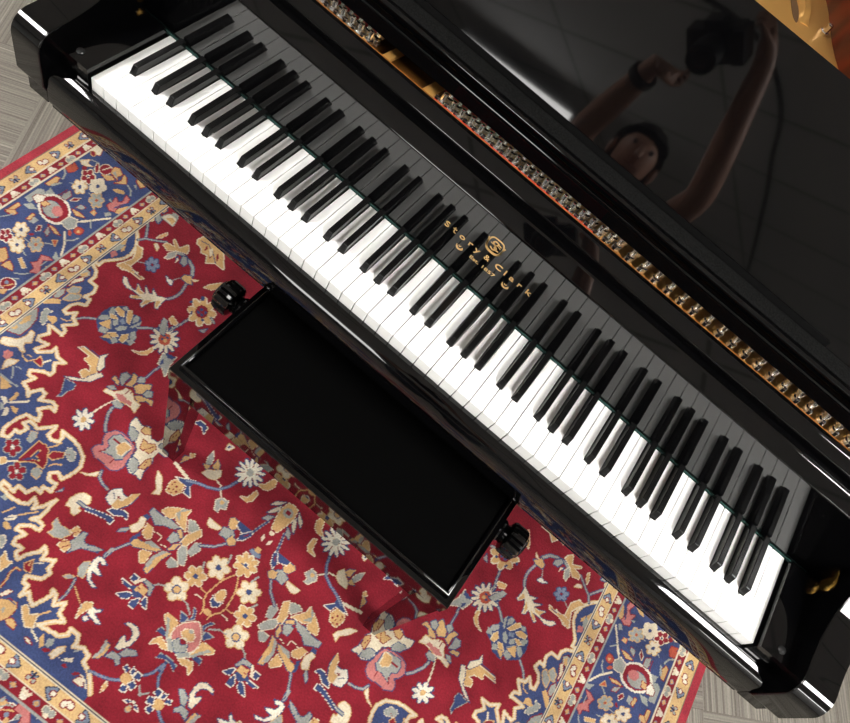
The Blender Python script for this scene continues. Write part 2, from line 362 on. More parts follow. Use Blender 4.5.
RUG = """
nP|-722,239,-704,223,-686,199,-679,175,-683,154,-699,131,-707,120,-706,103,-718,106,-715,96,-699,89,-689,75,-689,60,-670,60,-662,44,-668,23,-655,26,-650,9,-665,1,-672,-13,-673,-31,-663,-34,-650,-17,-646,-32,-629,-38,-647,-60,-634,-65,-631,-78,-645,-76,-667,-78,-652,-92,-661,-110,-656,-118,-634,-112,-644,-137,-635,-138,-616,-118,-618,-107,-600,-120,-578,-120,-593,-134,-579,-151,-580,-160,-593,-162,-615,-178,-609,-187,-594,-184,-603,-206,-587,-211,-575,-221,-578,-212,-567,-194,-555,-195,-554,-202,-553,-213,-532,-200,-519,-202,-513,-212,-527,-211,-540,-229,-528,-234,-521,-247,-547,-252,-554,-272,-555,-299,-548,-312,-536,-307,-537,-287,-527,-287,-523,-271,-537,-268,-532,-256,-509,-259,-487,-233,-484,-240,-486,-255,-474,-260,-459,-254,-461,-242,-471,-232,-453,-232,-426,-235,-401,-247,-391,-264,-390,-274,-393,-292,-399,-306,-413,-300,-424,-310,-416,-322,-399,-319,-395,-336,-413,-338,-407,-350,-421,-349,-427,-366,-448,-365,-446,-379,-466,-375,-475,-376,-471,-386,-442,-389,-421,-387,-408,-379,-409,-363,-397,-370,-395,-380,-384,-366,-375,-342,-374,-360,-372,-383,-382,-396,-366,-390,-357,-393,-355,-403,-374,-406,-388,-418,-389,-426,-368,-424,-375,-439,-371,-449,-353,-445,-355,-458,-344,-465,-338,-449,-323,-430,-325,-419,-314,-425,-311,-439,-291,-427,-289,-445,-280,-449,-284,-465,-309,-477,-305,-488,-294,-488,-291,-509,-284,-495,-274,-503,-261,-508,-254,-491,-249,-475,-255,-468,-244,-470,-233,-487,-220,-471,-215,-491,-196,-497,-210,-506,-229,-527,-213,-524,-186,-520,-175,-509,-179,-499,-160,-499,-152,-511,-153,-519,-137,-510,-120,-515,-119,-528,-99,-535,-83,-548,-71,-560,-71,-640,-780,-640,-780,239
GS8.5|-722,239,-704,223,-686,199,-679,175,-683,154,-699,131,-707,120,-706,103,-718,106,-715,96,-699,89,-689,75,-689,60,-670,60,-662,44,-668,23,-655,26,-650,9,-665,1,-672,-13,-673,-31,-663,-34,-650,-17,-646,-32,-629,-38,-647,-60,-634,-65,-631,-78,-645,-76,-667,-78,-652,-92,-661,-110,-656,-118,-634,-112,-644,-137,-635,-138,-616,-118,-618,-107,-600,-120,-578,-120,-593,-134,-579,-151,-580,-160,-593,-162,-615,-178,-609,-187,-594,-184,-603,-206,-587,-211,-575,-221,-578,-212,-567,-194,-555,-195,-554,-202,-553,-213,-532,-200,-519,-202,-513,-212,-527,-211,-540,-229,-528,-234,-521,-247,-547,-252,-554,-272,-555,-299,-548,-312,-536,-307,-537,-287,-527,-287,-523,-271,-537,-268,-532,-256,-509,-259,-487,-233,-484,-240,-486,-255,-474,-260,-459,-254,-461,-242,-471,-232,-453,-232,-426,-235,-401,-247,-391,-264,-390,-274,-393,-292,-399,-306,-413,-300,-424,-310,-416,-322,-399,-319,-395,-336,-413,-338,-407,-350,-421,-349,-427,-366,-448,-365,-446,-379,-466,-375,-475,-376,-471,-386,-442,-389,-421,-387,-408,-379,-409,-363,-397,-370,-395,-380,-384,-366,-375,-342,-374,-360,-372,-383,-382,-396,-366,-390,-357,-393,-355,-403,-374,-406,-388,-418,-389,-426,-368,-424,-375,-439,-371,-449,-353,-445,-355,-458,-344,-465,-338,-449,-323,-430,-325,-419,-314,-425,-311,-439,-291,-427,-289,-445,-280,-449,-284,-465,-309,-477,-305,-488,-294,-488,-291,-509,-284,-495,-274,-503,-261,-508,-254,-491,-249,-475,-255,-468,-244,-470,-233,-487,-220,-471,-215,-491,-196,-497,-210,-506,-229,-527,-213,-524,-186,-520,-175,-509,-179,-499,-160,-499,-152,-511,-153,-519,-137,-510,-120,-515,-119,-528,-99,-535,-83,-548,-71,-560
cS4.5|-722,239,-704,223,-686,199,-679,175,-683,154,-699,131,-707,120,-706,103,-718,106,-715,96,-699,89,-689,75,-689,60,-670,60,-662,44,-668,23,-655,26,-650,9,-665,1,-672,-13,-673,-31,-663,-34,-650,-17,-646,-32,-629,-38,-647,-60,-634,-65,-631,-78,-645,-76,-667,-78,-652,-92,-661,-110,-656,-118,-634,-112,-644,-137,-635,-138,-616,-118,-618,-107,-600,-120,-578,-120,-593,-134,-579,-151,-580,-160,-593,-162,-615,-178,-609,-187,-594,-184,-603,-206,-587,-211,-575,-221,-578,-212,-567,-194,-555,-195,-554,-202,-553,-213,-532,-200,-519,-202,-513,-212,-527,-211,-540,-229,-528,-234,-521,-247,-547,-252,-554,-272,-555,-299,-548,-312,-536,-307,-537,-287,-527,-287,-523,-271,-537,-268,-532,-256,-509,-259,-487,-233,-484,-240,-486,-255,-474,-260,-459,-254,-461,-242,-471,-232,-453,-232,-426,-235,-401,-247,-391,-264,-390,-274,-393,-292,-399,-306,-413,-300,-424,-310,-416,-322,-399,-319,-395,-336,-413,-338,-407,-350,-421,-349,-427,-366,-448,-365,-446,-379,-466,-375,-475,-376,-471,-386,-442,-389,-421,-387,-408,-379,-409,-363,-397,-370,-395,-380,-384,-366,-375,-342,-374,-360,-372,-383,-382,-396,-366,-390,-357,-393,-355,-403,-374,-406,-388,-418,-389,-426,-368,-424,-375,-439,-371,-449,-353,-445,-355,-458,-344,-465,-338,-449,-323,-430,-325,-419,-314,-425,-311,-439,-291,-427,-289,-445,-280,-449,-284,-465,-309,-477,-305,-488,-294,-488,-291,-509,-284,-495,-274,-503,-261,-508,-254,-491,-249,-475,-255,-468,-244,-470,-233,-487,-220,-471,-215,-491,-196,-497,-210,-506,-229,-527,-213,-524,-186,-520,-175,-509,-179,-499,-160,-499,-152,-511,-153,-519,-137,-510,-120,-515,-119,-528,-99,-535,-83,-548,-71,-560
dL4.8|-718,54,-723,74,-709,79,-699,70,-704,55
sP|-718,54,-723,74,-709,79,-699,70,-704,55
gP|-716,59,-708,75,-703,66,-708,55
rL4.8|-711,17,-714,39,-706,57,-700,51,-709,30
cP|-711,17,-714,39,-706,57,-700,51,-709,30
gL4.8|-704,10,-703,24,-690,34,-684,21,-695,9
sP|-704,10,-703,24,-690,34,-684,21,-695,9
gL4.7|-693,-12,-693,7,-676,20,-671,11,-681,-5
sP|-693,-12,-693,7,-676,20,-671,11,-681,-5
rL4.7|-712,-22,-717,-3,-710,9,-702,-3,-704,-19
sP|-712,-22,-717,-3,-710,9,-702,-3,-704,-19
gP|-719,-44,-711,-26,-696,-16,-690,-25,-714,-49
sP|-725,157,-723,180,-724,201,-712,198,-705,178,-707,155
gP|-723,192,-717,203,-707,187,-714,179
pP|-714,147,-712,160,-698,154,-702,138
gP|-706,172,-704,185,-697,173,-700,165
cL5.1|-680,136,-674,150,-667,171,-676,189,-691,205,-674,206,-660,189,-658,165,-660,152,-647,146,-634,149,-651,142,-665,132
gP|-680,136,-674,150,-667,171,-676,189,-691,205,-674,206,-660,189,-658,165,-660,152,-647,146,-634,149,-651,142,-665,132
rL4.4|-713,-143,-727,-99,-712,-65,-695,-85,-689,-111,-690,-134
sP|-713,-143,-727,-99,-712,-65,-695,-85,-689,-111,-690,-134
gP|-710,-118,-715,-96,-709,-85,-701,-96,-705,-113
gP|-713,-134,-712,-120,-706,-123,-706,-132
cL2.5|-685,-84,-699,-66,-702,-53,-687,-50,-688,-60,-678,-73,-675,-86
sP|-685,-84,-699,-66,-702,-53,-687,-50,-688,-60,-678,-73,-675,-86
gP|-687,-64,-672,-53,-662,-61,-664,-72,-679,-69
gS2.6|-662,-49,-650,-47,-644,-38
gL4.3|-703,-172,-708,-160,-694,-150,-685,-146,-678,-128,-681,-112,-673,-112,-661,-131,-670,-140,-666,-149,-654,-155,-657,-158,-673,-156,-687,-167
cP|-703,-172,-708,-160,-694,-150,-685,-146,-678,-128,-681,-112,-673,-112,-661,-131,-670,-140,-666,-149,-654,-155,-657,-158,-673,-156,-687,-167
gL4.3|-655,-210,-664,-194,-664,-188,-647,-178,-649,-192
cP|-655,-210,-664,-194,-664,-188,-647,-178,-649,-192
pP|-675,-191,-682,-181,-680,-173,-667,-172,-662,-180,-665,-191
gS2.9|-657,-158,-648,-166,-634,-167,-627,-156
gS2.0|-645,-156,-636,-154
gL4.4|-625,-157,-624,-143,-609,-150,-607,-157
rP|-625,-157,-624,-143,-609,-150,-607,-157
cS3.5|-610,-149,-603,-135
sS2.9|-644,-194,-630,-207,-626,-215
sS2.4|-641,-190,-630,-187
gP|-645,-225,-626,-224,-612,-227,-617,-239,-623,-245
sS3.8|-648,-222,-628,-222,-605,-220
cP|-612,-255,-602,-250,-591,-256,-594,-263
gP|-594,-250,-597,-228,-590,-228,-587,-240,-588,-253
cS4.7|-589,-253,-578,-242,-566,-229
cP|-579,-283,-588,-265,-579,-264,-572,-277
gP|-584,-257,-567,-253,-561,-265,-573,-263
sP|-602,-265,-594,-263,-586,-270,-589,-277
sP|-496,-310,-495,-316,-499,-321,-507,-321,-513,-316,-514,-310,-509,-305,-502,-305
sP|-498,-332,-504,-333,-511,-330,-515,-324,-513,-318,-506,-316,-499,-320,-496,-326
sP|-522,-333,-527,-328,-527,-321,-522,-317,-515,-318,-510,-323,-510,-330,-515,-334
sP|-536,-312,-532,-307,-525,-306,-518,-310,-516,-316,-519,-322,-526,-322,-533,-318
sP|-519,-297,-512,-299,-508,-306,-509,-312,-514,-315,-521,-313,-526,-307,-525,-300
rP|-498,-310,-497,-315,-501,-319,-506,-319,-511,-316,-511,-311,-508,-307,-502,-307
rP|-499,-330,-504,-331,-510,-329,-512,-324,-511,-319,-506,-318,-501,-321,-498,-326
rP|-521,-332,-525,-328,-525,-322,-521,-319,-515,-320,-512,-324,-512,-329,-516,-332
rP|-533,-312,-531,-309,-525,-308,-520,-311,-518,-316,-520,-320,-526,-320,-531,-317
rP|-519,-299,-513,-301,-510,-306,-511,-311,-515,-313,-520,-312,-523,-307,-523,-302
wP|-512,-315,-510,-317,-511,-319,-514,-320,-516,-319,-518,-316,-517,-314,-514,-313
sP|-461,-332,-457,-338,-458,-344,-464,-347,-471,-346,-475,-340,-474,-334,-468,-330
sP|-451,-354,-455,-358,-463,-358,-469,-354,-470,-347,-466,-343,-459,-343,-453,-347
sP|-470,-366,-477,-363,-480,-356,-478,-350,-472,-348,-465,-351,-462,-357,-464,-363
sP|-491,-351,-491,-345,-486,-341,-479,-342,-473,-347,-473,-353,-479,-357,-486,-356
sP|-486,-330,-479,-330,-473,-334,-470,-340,-473,-346,-480,-346,-486,-342,-489,-336
rP|-462,-333,-459,-338,-460,-343,-465,-345,-470,-344,-473,-340,-472,-335,-468,-332
rP|-453,-353,-457,-356,-462,-356,-467,-353,-468,-348,-465,-345,-459,-345,-454,-348
rP|-470,-364,-475,-362,-477,-357,-476,-352,-472,-350,-467,-352,-464,-357,-466,-362
rP|-489,-351,-489,-346,-485,-343,-479,-344,-475,-348,-475,-352,-480,-355,-485,-355
rP|-485,-332,-480,-332,-475,-335,-472,-340,-474,-344,-479,-344,-485,-341,-487,-336
wP|-470,-345,-468,-347,-469,-349,-472,-350,-474,-349,-476,-346,-475,-344,-472,-343
gL1.9|-506,-290,-514,-271,-503,-265,-496,-277,-496,-290
sP|-506,-290,-514,-271,-503,-265,-496,-277,-496,-290
gL1.9|-454,-328,-450,-315,-435,-319,-433,-335,-446,-335
sP|-454,-328,-450,-315,-435,-319,-433,-335,-446,-335
gL4.1|-486,-332,-487,-302,-487,-277,-472,-275,-460,-279,-454,-289,-445,-299,-440,-312,-460,-312,-471,-318
rP|-486,-332,-487,-302,-487,-277,-472,-275,-460,-279,-454,-289,-445,-299,-440,-312,-460,-312,-471,-318
gL3.3|-475,-307,-475,-292,-471,-289,-470,-302,-458,-305,-469,-310
nP|-475,-307,-475,-292,-471,-289,-470,-302,-458,-305,-469,-310
nP|-484,-325,-472,-307,-469,-314
gL4.3|-452,-287,-451,-275,-435,-264,-430,-272,-441,-288
rP|-452,-287,-451,-275,-435,-264,-430,-272,-441,-288
cL2.4|-433,-263,-437,-252,-431,-248,-418,-250,-408,-264,-415,-270
sP|-433,-263,-437,-252,-431,-248,-418,-250,-408,-264,-415,-270
rS1.2|-429,-263,-422,-259
gS3.1|-464,-273,-457,-263,-454,-252
gS3.1|-436,-302,-431,-291,-420,-285
cL4.1|-515,-345,-510,-341,-499,-342,-502,-351,-505,-355
gP|-515,-345,-510,-341,-499,-342,-502,-351,-505,-355
cS2.3|-499,-342,-487,-331
sP|-456,-400,-453,-391,-442,-395,-445,-401
gS3.1|-430,-418,-425,-408,-421,-399
cP|-420,-427,-415,-413,-405,-405,-404,-418,-412,-426
nS1.3|-416,-422,-408,-414
gS3.4|-405,-405,-395,-393,-384,-380
gP|-416,-431,-410,-425,-393,-431,-402,-438,-409,-437
cL4.0|-399,-452,-394,-448,-385,-454,-381,-466,-383,-467
sP|-399,-452,-394,-448,-385,-454,-381,-466,-383,-467
cL3.9|-368,-482,-370,-468,-357,-477,-347,-475,-350,-492,-351,-497
gP|-368,-482,-370,-468,-357,-477,-347,-475,-350,-492,-351,-497
rS4.9|-329,-518,-331,-501,-336,-488,-334,-477,-325,-476
gS2.8|-329,-518,-331,-501,-336,-488,-334,-477,-325,-476
gL4.0|-321,-470,-328,-463,-322,-449,-308,-469
rP|-321,-470,-328,-463,-322,-449,-308,-469
gS2.7|-324,-451,-320,-460
cS2.0|-314,-451,-304,-443
rL2.1|-320,-526,-315,-513,-306,-510,-310,-521,-316,-529
cP|-320,-526,-315,-513,-306,-510,-310,-521,-316,-529
rL2.5|-320,-543,-313,-532,-301,-523,-286,-521,-279,-527,-277,-540,-279,-552,-292,-568
gP|-320,-543,-313,-532,-301,-523,-286,-521,-279,-527,-277,-540,-279,-552,-292,-568
nS1.9|-316,-538,-314,-531,-302,-525,-285,-525
sP|-299,-545,-296,-537,-291,-547
rL2.6|-279,-552,-272,-544,-258,-549,-255,-557,-272,-556
gP|-279,-552,-272,-544,-258,-549,-255,-557,-272,-556
cL3.9|-274,-520,-270,-514,-261,-517,-254,-525,-242,-514,-237,-527,-232,-535,-244,-541,-255,-535
gP|-274,-520,-270,-514,-261,-517,-254,-525,-242,-514,-237,-527,-232,-535,-244,-541,-255,-535
gS3.5|-246,-522,-239,-511,-230,-498
cS3.2|-231,-540,-220,-543,-209,-547
gP|-211,-541,-210,-532,-194,-546,-197,-554
sP|-194,-546,-197,-534,-188,-527,-183,-538,-187,-546
rP|-194,-554,-189,-547,-178,-545,-184,-555
gL3.9|-176,-551,-173,-536,-164,-527,-160,-533,-164,-545,-167,-554
cP|-176,-551,-173,-536,-164,-527,-160,-533,-164,-545,-167,-554
cP|-164,-548,-152,-544,-139,-532,-135,-539,-149,-547
nS2.4|-179,-542,-176,-533
nS2.4|-163,-551,-150,-543
rP|-148,-554,-142,-547,-135,-550,-138,-555
rL3.9|-111,-560,-107,-549,-97,-550,-91,-559,-101,-561
cP|-111,-560,-107,-549,-97,-550,-91,-559,-101,-561
cS2.6|-107,-546,-95,-549,-84,-557
rP|-123,-555,-119,-547,-108,-545,-115,-553
sS2.7|-146,-525,-141,-518
rL3.9|-230,-555,-223,-553,-213,-557,-223,-559
cP|-230,-555,-223,-553,-213,-557,-223,-559
nS7.5|-719,274,-705,256,-691,237
sS3.9|-719,274,-705,256,-691,237
nS7.0|-697,217,-689,232,-674,242,-650,260
sS3.5|-697,217,-689,232,-674,242,-650,260
cL3.0|-725,279,-723,299,-711,295,-714,280
gP|-725,279,-723,299,-711,295,-714,280
nL5.5|-718,298,-715,308,-701,300,-699,286,-710,290
sP|-718,298,-715,308,-701,300,-699,286,-710,290
sL5.5|-706,307,-701,324,-684,337,-678,326,-672,306,-690,307
cP|-706,307,-701,324,-684,337,-678,326,-672,306,-690,307
gP|-697,311,-689,325,-677,321,-675,309
sP|-700,337,-682,340,-676,329,-692,328
nL5.5|-723,323,-719,335,-711,330,-712,318
gP|-723,323,-719,335,-711,330,-712,318
cL3.0|-672,253,-673,263,-666,282,-662,278,-666,260
gP|-672,253,-673,263,-666,282,-662,278,-666,260
gL3.0|-665,236,-660,242,-651,237,-647,226
cP|-665,236,-660,242,-651,237,-647,226
nS10.3|-614,256,-598,262,-576,259,-558,251,-544,233
sS6.6|-614,256,-598,262,-576,259,-558,251,-544,233
nL5.4|-588,241,-596,259,-587,263,-575,249,-576,239
sP|-588,241,-596,259,-587,263,-575,249,-576,239
cL4.2|-649,250,-646,260,-626,265,-641,276,-641,281,-617,269,-609,291,-599,283,-595,271,-614,261,-632,245
gP|-649,250,-646,260,-626,265,-641,276,-641,281,-617,269,-609,291,-599,283,-595,271,-614,261,-632,245
nP|-606,243,-607,253,-597,247,-600,238
cL4.2|-622,225,-623,243,-616,259,-608,245,-615,227
sP|-622,225,-623,243,-616,259,-608,245,-615,227
cP|-596,232,-602,247,-595,244
cL5.6|-604,322,-599,340,-580,343,-546,346,-506,301,-533,299,-546,285,-559,304,-574,299,-580,309,-598,312
gP|-604,322,-599,340,-580,343,-546,346,-506,301,-533,299,-546,285,-559,304,-574,299,-580,309,-598,312
rP|-571,307,-573,308,-575,311,-576,316,-577,320,-577,324,-576,325,-575,324,-573,321,-571,317,-570,312,-570,309
rP|-549,300,-551,301,-554,304,-556,309,-558,314,-559,318,-558,320,-556,319,-553,316,-551,311,-549,306,-548,302
rP|-532,307,-534,307,-537,310,-540,314,-543,319,-544,323,-544,325,-542,325,-539,322,-535,318,-533,313,-532,309
nS2.2|-597,324,-577,329,-555,319,-531,301
cP|-567,318,-563,328,-553,316,-550,303
nP|-610,198,-609,191,-614,186,-621,186,-626,190,-627,197,-623,203,-616,203
nP|-609,176,-614,173,-621,176,-626,183,-626,189,-621,192,-614,190,-609,183
nP|-626,168,-632,172,-635,180,-633,187,-627,189,-621,185,-618,177,-620,170
nP|-644,182,-645,189,-641,194,-634,194,-628,190,-627,183,-632,178,-639,177
nP|-646,204,-641,207,-633,204,-628,198,-628,191,-633,188,-641,190,-646,197
nP|-629,212,-623,208,-620,200,-622,193,-627,191,-633,195,-636,203,-634,210
lP|-612,197,-612,193,-615,189,-620,188,-624,191,-625,196,-621,200,-616,200
lP|-611,178,-615,176,-620,178,-624,183,-624,188,-621,190,-615,187,-611,183
lP|-626,171,-630,174,-632,179,-631,185,-627,186,-623,184,-621,178,-622,173
lP|-642,183,-643,188,-639,191,-634,192,-630,189,-630,184,-633,180,-638,180
lP|-644,202,-640,204,-635,202,-631,197,-630,192,-634,191,-639,193,-643,198
lP|-629,209,-625,207,-623,201,-624,195,-628,194,-631,197,-633,202,-632,208
rP|-625,192,-624,190,-625,187,-627,187,-629,188,-630,190,-630,193,-628,193
sS2.3|-656,172,-641,181
nL5.4|-558,211,-558,221,-543,232,-539,223,-528,215,-536,210,-547,209
gP|-558,211,-558,221,-543,232,-539,223,-528,215,-536,210,-547,209
gL3.0|-540,224,-525,234,-529,225
cP|-540,224,-525,234,-529,225
nS8.3|-538,206,-533,190,-530,173,-534,156,-540,145
sS4.8|-538,206,-533,190,-530,173,-534,156,-540,145
nL4.1|-585,190,-575,188,-565,190,-559,179,-572,180
wP|-585,190,-575,188,-565,190,-559,179,-572,180
sS2.1|-567,191,-559,209
nL3.4|-648,121,-641,123,-629,115,-613,110,-603,112,-613,129,-595,121,-583,120,-597,137,-579,128,-570,131,-581,143,-562,135,-541,146,-542,130,-538,110,-544,108,-555,122,-562,110,-565,89,-572,92,-575,107,-600,89,-603,96,-586,107,-607,108,-623,104,-638,108
cP|-648,121,-641,123,-629,115,-613,110,-603,112,-613,129,-595,121,-583,120,-597,137,-579,128,-570,131,-581,143,-562,135,-541,146,-542,130,-538,110,-544,108,-555,122,-562,110,-565,89,-572,92,-575,107,-600,89,-603,96,-586,107,-607,108,-623,104,-638,108
gP|-570,92,-571,108,-561,121,-562,110
gP|-601,92,-595,104,-580,109,-593,93
gP|-543,109,-554,123,-546,131,-543,119
gP|-603,112,-612,128,-596,119,-586,120,-591,112
cL3.4|-680,131,-675,147,-659,151,-639,146,-613,148,-619,141,-639,141,-659,138
gP|-680,131,-675,147,-659,151,-639,146,-613,148,-619,141,-639,141,-659,138
nS1.7|-647,146,-621,144
nP|-610,-1,-615,22,-612,42,-602,55,-588,69,-565,63,-550,69,-538,62,-528,34,-517,22,-515,0,-537,-12,-546,-25,-573,-29,-574,-12,-593,-16
sP|-606,32,-609,47,-598,44,-589,30,-592,22
cL2.2|-601,46,-600,55,-583,55,-574,44,-583,40
gP|-601,46,-600,55,-583,55,-574,44,-583,40
sP|-593,59,-588,68,-578,64,-583,57
cL2.2|-568,46,-578,62,-574,68,-563,60,-552,38,-560,39
gP|-568,46,-578,62,-574,68,-563,60,-552,38,-560,39
sP|-558,55,-558,65,-549,67,-544,56,-549,44
sP|-584,21,-578,31,-569,21,-573,12
lP|-575,31,-572,40,-560,35,-562,26
sP|-566,10,-563,23,-552,31,-548,23,-558,9
cL2.1|-574,-12,-559,3,-548,0,-558,-14
gP|-574,-12,-559,3,-548,0,-558,-14
cL2.2|-540,-5,-545,8,-536,19,-530,8,-531,-6
gP|-540,-5,-545,8,-536,19,-530,8,-531,-6
sP|-537,25,-532,34,-519,24,-516,9,-529,15
sP|-530,4,-522,12,-512,13,-515,0
sP|-555,-16,-550,-6,-539,-9,-543,-22
sP|-547,34,-539,63,-535,53,-541,35
cL2.2|-600,30,-589,34,-578,31,-592,22
gP|-600,30,-589,34,-578,31,-592,22
sP|-591,9,-586,19,-569,2,-577,-1
nL2.7|-609,1,-610,14,-600,24,-590,20,-597,9
sP|-609,1,-610,14,-600,24,-590,20,-597,9
nL2.7|-600,-4,-590,20,-572,1,-585,-3
gP|-600,-4,-590,20,-572,1,-585,-3
nL2.7|-587,-19,-592,-6,-572,-1,-574,-15
sP|-587,-19,-592,-6,-572,-1,-574,-15
nL2.7|-573,-27,-568,-9,-554,-14
gP|-573,-27,-568,-9,-554,-14
nS6.0|-639,-28,-630,-15,-612,-1
sS3.9|-639,-28,-630,-15,-612,-1
nS7.2|-535,43,-520,58,-502,71
sS3.9|-535,43,-520,58,-502,71
nP|-447,89,-447,81,-453,72,-463,66,-470,67,-470,74,-464,84,-454,90
nP|-437,72,-440,65,-450,61,-462,61,-469,65,-466,71,-455,76,-444,76
nP|-435,53,-441,49,-453,51,-464,56,-468,63,-463,66,-451,65,-439,59
nP|-442,37,-449,37,-459,44,-468,54,-469,61,-462,61,-451,54,-443,44
nP|-455,27,-462,30,-469,41,-473,53,-471,60,-464,57,-457,46,-453,34
nP|-473,26,-478,32,-480,44,-478,55,-473,60,-468,54,-466,41,-468,30
nP|-490,33,-492,40,-489,51,-481,60,-475,60,-472,53,-476,42,-483,34
nP|-504,48,-502,54,-494,62,-483,65,-476,62,-477,55,-486,48,-497,45
nP|-510,66,-506,71,-494,72,-482,70,-477,64,-481,59,-493,58,-505,60
nP|-508,84,-502,86,-490,82,-479,73,-477,66,-483,64,-495,69,-505,77
nP|-498,98,-491,96,-481,87,-475,75,-475,68,-483,69,-492,79,-498,90
nP|-482,103,-475,99,-471,86,-470,74,-474,69,-480,73,-485,85,-485,98
nP|-463,100,-460,93,-460,81,-465,71,-472,68,-475,75,-475,87,-470,98
cP|-449,87,-449,82,-455,74,-463,69,-468,68,-468,74,-462,81,-454,87
cP|-440,71,-442,67,-451,64,-461,63,-466,65,-463,69,-454,73,-445,73
cP|-438,54,-442,52,-452,53,-462,58,-466,62,-461,64,-451,62,-441,58
cP|-444,39,-449,39,-458,46,-465,54,-467,59,-462,58,-453,52,-445,44
cP|-456,30,-461,33,-467,42,-470,52,-469,57,-465,54,-459,45,-456,35
cP|-473,28,-476,33,-477,43,-476,53,-473,57,-469,52,-468,42,-469,32
cP|-489,35,-490,41,-486,50,-481,57,-476,58,-475,53,-478,44,-484,37
cP|-502,49,-500,53,-492,59,-483,62,-478,61,-480,56,-487,51,-496,47
cP|-508,66,-504,69,-494,70,-484,68,-479,64,-483,61,-493,60,-503,62
cP|-506,83,-501,83,-491,79,-482,73,-479,68,-484,67,-494,71,-503,78
cP|-496,95,-491,93,-483,85,-477,75,-477,70,-482,72,-490,80,-496,90
cP|-481,101,-477,97,-473,86,-472,76,-474,71,-478,75,-482,86,-483,96
cP|-464,98,-462,92,-463,82,-467,73,-471,70,-473,76,-472,86,-468,95
oP|-463,74,-457,62,-461,52,-472,48,-483,54,-488,66,-484,76,-473,80
nP|-475,63,-474,61,-474,59,-475,58,-476,57,-478,58,-479,59,-480,60,-480,62,-479,63,-478,64,-476,63
nP|-469,73,-468,71,-468,70,-469,68,-470,68,-472,68,-473,69,-474,70,-474,72,-474,73,-472,74,-471,74
gP|-466,65,-465,62,-465,60,-465,58,-467,57,-470,58,-471,59,-473,61,-473,63,-472,65,-470,66,-468,66
nP|-477,72,-476,71,-476,70,-477,69,-478,68,-479,68,-480,69,-481,70,-481,72,-481,73,-479,73,-478,73
nL3.4|-496,70,-509,95,-511,103,-501,103,-487,84,-479,68
sP|-496,70,-509,95,-511,103,-501,103,-487,84,-479,68
cL3.4|-502,110,-501,120,-480,114,-481,106,-490,104
gP|-502,110,-501,120,-480,114,-481,106,-490,104
nS6.8|-480,88,-474,116,-469,150
sS3.4|-480,88,-474,116,-469,150
cP|-432,194,-431,184,-439,175,-450,172,-459,177,-460,187,-452,196,-441,199
cP|-425,163,-431,157,-443,157,-454,164,-458,174,-452,180,-440,180,-429,172
cP|-440,140,-449,140,-459,150,-463,163,-460,171,-451,170,-441,161,-437,148
cP|-468,137,-475,144,-476,157,-471,168,-463,171,-456,163,-455,150,-460,140
cP|-492,157,-493,166,-486,175,-474,178,-466,173,-465,163,-473,155,-484,152
cP|-500,188,-494,194,-482,193,-470,186,-467,177,-473,170,-485,171,-496,178
cP|-485,212,-476,211,-466,201,-462,188,-465,179,-474,180,-484,190,-488,203
cP|-457,214,-450,207,-448,193,-453,182,-462,180,-469,187,-470,200,-465,212
gP|-434,193,-434,185,-441,178,-450,175,-457,179,-457,186,-450,193,-441,196
gP|-428,164,-433,159,-443,160,-452,166,-456,173,-451,177,-440,177,-431,171
gP|-442,142,-449,143,-456,151,-460,162,-458,169,-451,168,-444,159,-440,149
gP|-467,140,-472,146,-473,156,-470,166,-463,168,-458,162,-458,151,-461,142
gP|-491,158,-491,165,-484,172,-475,175,-468,172,-468,164,-474,157,-484,155
gP|-497,187,-492,191,-482,190,-472,185,-469,177,-474,173,-484,174,-494,180
gP|-484,209,-477,208,-469,199,-464,188,-466,182,-474,183,-481,191,-486,202
gP|-457,212,-452,205,-451,194,-455,185,-461,182,-466,188,-467,199,-464,209
rP|-452,186,-446,173,-450,162,-462,158,-473,164,-479,177,-475,189,-463,193
nP|-463,183,-462,180,-462,178,-463,176,-465,175,-467,175,-469,177,-471,179,-471,181,-470,183,-468,184,-466,184
nP|-464,172,-463,170,-463,168,-464,166,-466,165,-468,165,-469,167,-471,169,-471,171,-470,172,-468,173,-466,173
nP|-452,182,-451,180,-451,178,-451,176,-453,175,-455,176,-457,177,-458,179,-458,181,-457,183,-455,183,-453,183
nP|-455,172,-453,170,-453,168,-454,166,-456,165,-458,165,-460,167,-461,169,-461,171,-460,172,-458,173,-456,173
nP|-482,207,-480,204,-479,201,-480,198,-483,197,-486,198,-488,200,-490,203,-491,207,-490,209,-487,210,-484,209
nP|-494,181,-493,180,-494,178,-495,176,-497,175,-499,175,-500,176,-501,177,-501,179,-500,181,-498,182,-496,182
nP|-444,162,-443,160,-443,158,-444,157,-446,156,-448,156,-449,157,-450,159,-450,161,-450,163,-448,164,-446,164
nP|-476,158,-474,156,-474,154,-474,153,-475,152,-477,153,-479,155,-480,157,-481,159,-480,160,-479,160,-477,160
cL3.0|-503,229,-500,242,-482,269,-475,260,-486,236
gP|-503,229,-500,242,-482,269,-475,260,-486,236
nL3.5|-435,133,-423,151,-422,136
sP|-435,133,-423,151,-422,136
nS6.6|-436,178,-422,172
sS4.2|-436,178,-422,172
cL3.3|-503,-5,-490,1,-480,15,-477,31,-472,25,-473,8,-486,-2
gP|-503,-5,-490,1,-480,15,-477,31,-472,25,-473,8,-486,-2
cL3.3|-441,9,-451,36,-435,35,-423,47,-421,24,-412,6,-409,-5,-426,6
sP|-441,9,-451,36,-435,35,-423,47,-421,24,-412,6,-409,-5,-426,6
nP|-439,11,-442,27,-433,17,-434,10
nP|-453,39,-423,47,-427,35,-437,34
nS6.6|-433,4,-436,-16,-435,-33
sS3.3|-433,4,-436,-16,-435,-33
nL3.7|-473,-73,-479,-61,-473,-51,-461,-53,-460,-69,-459,-81
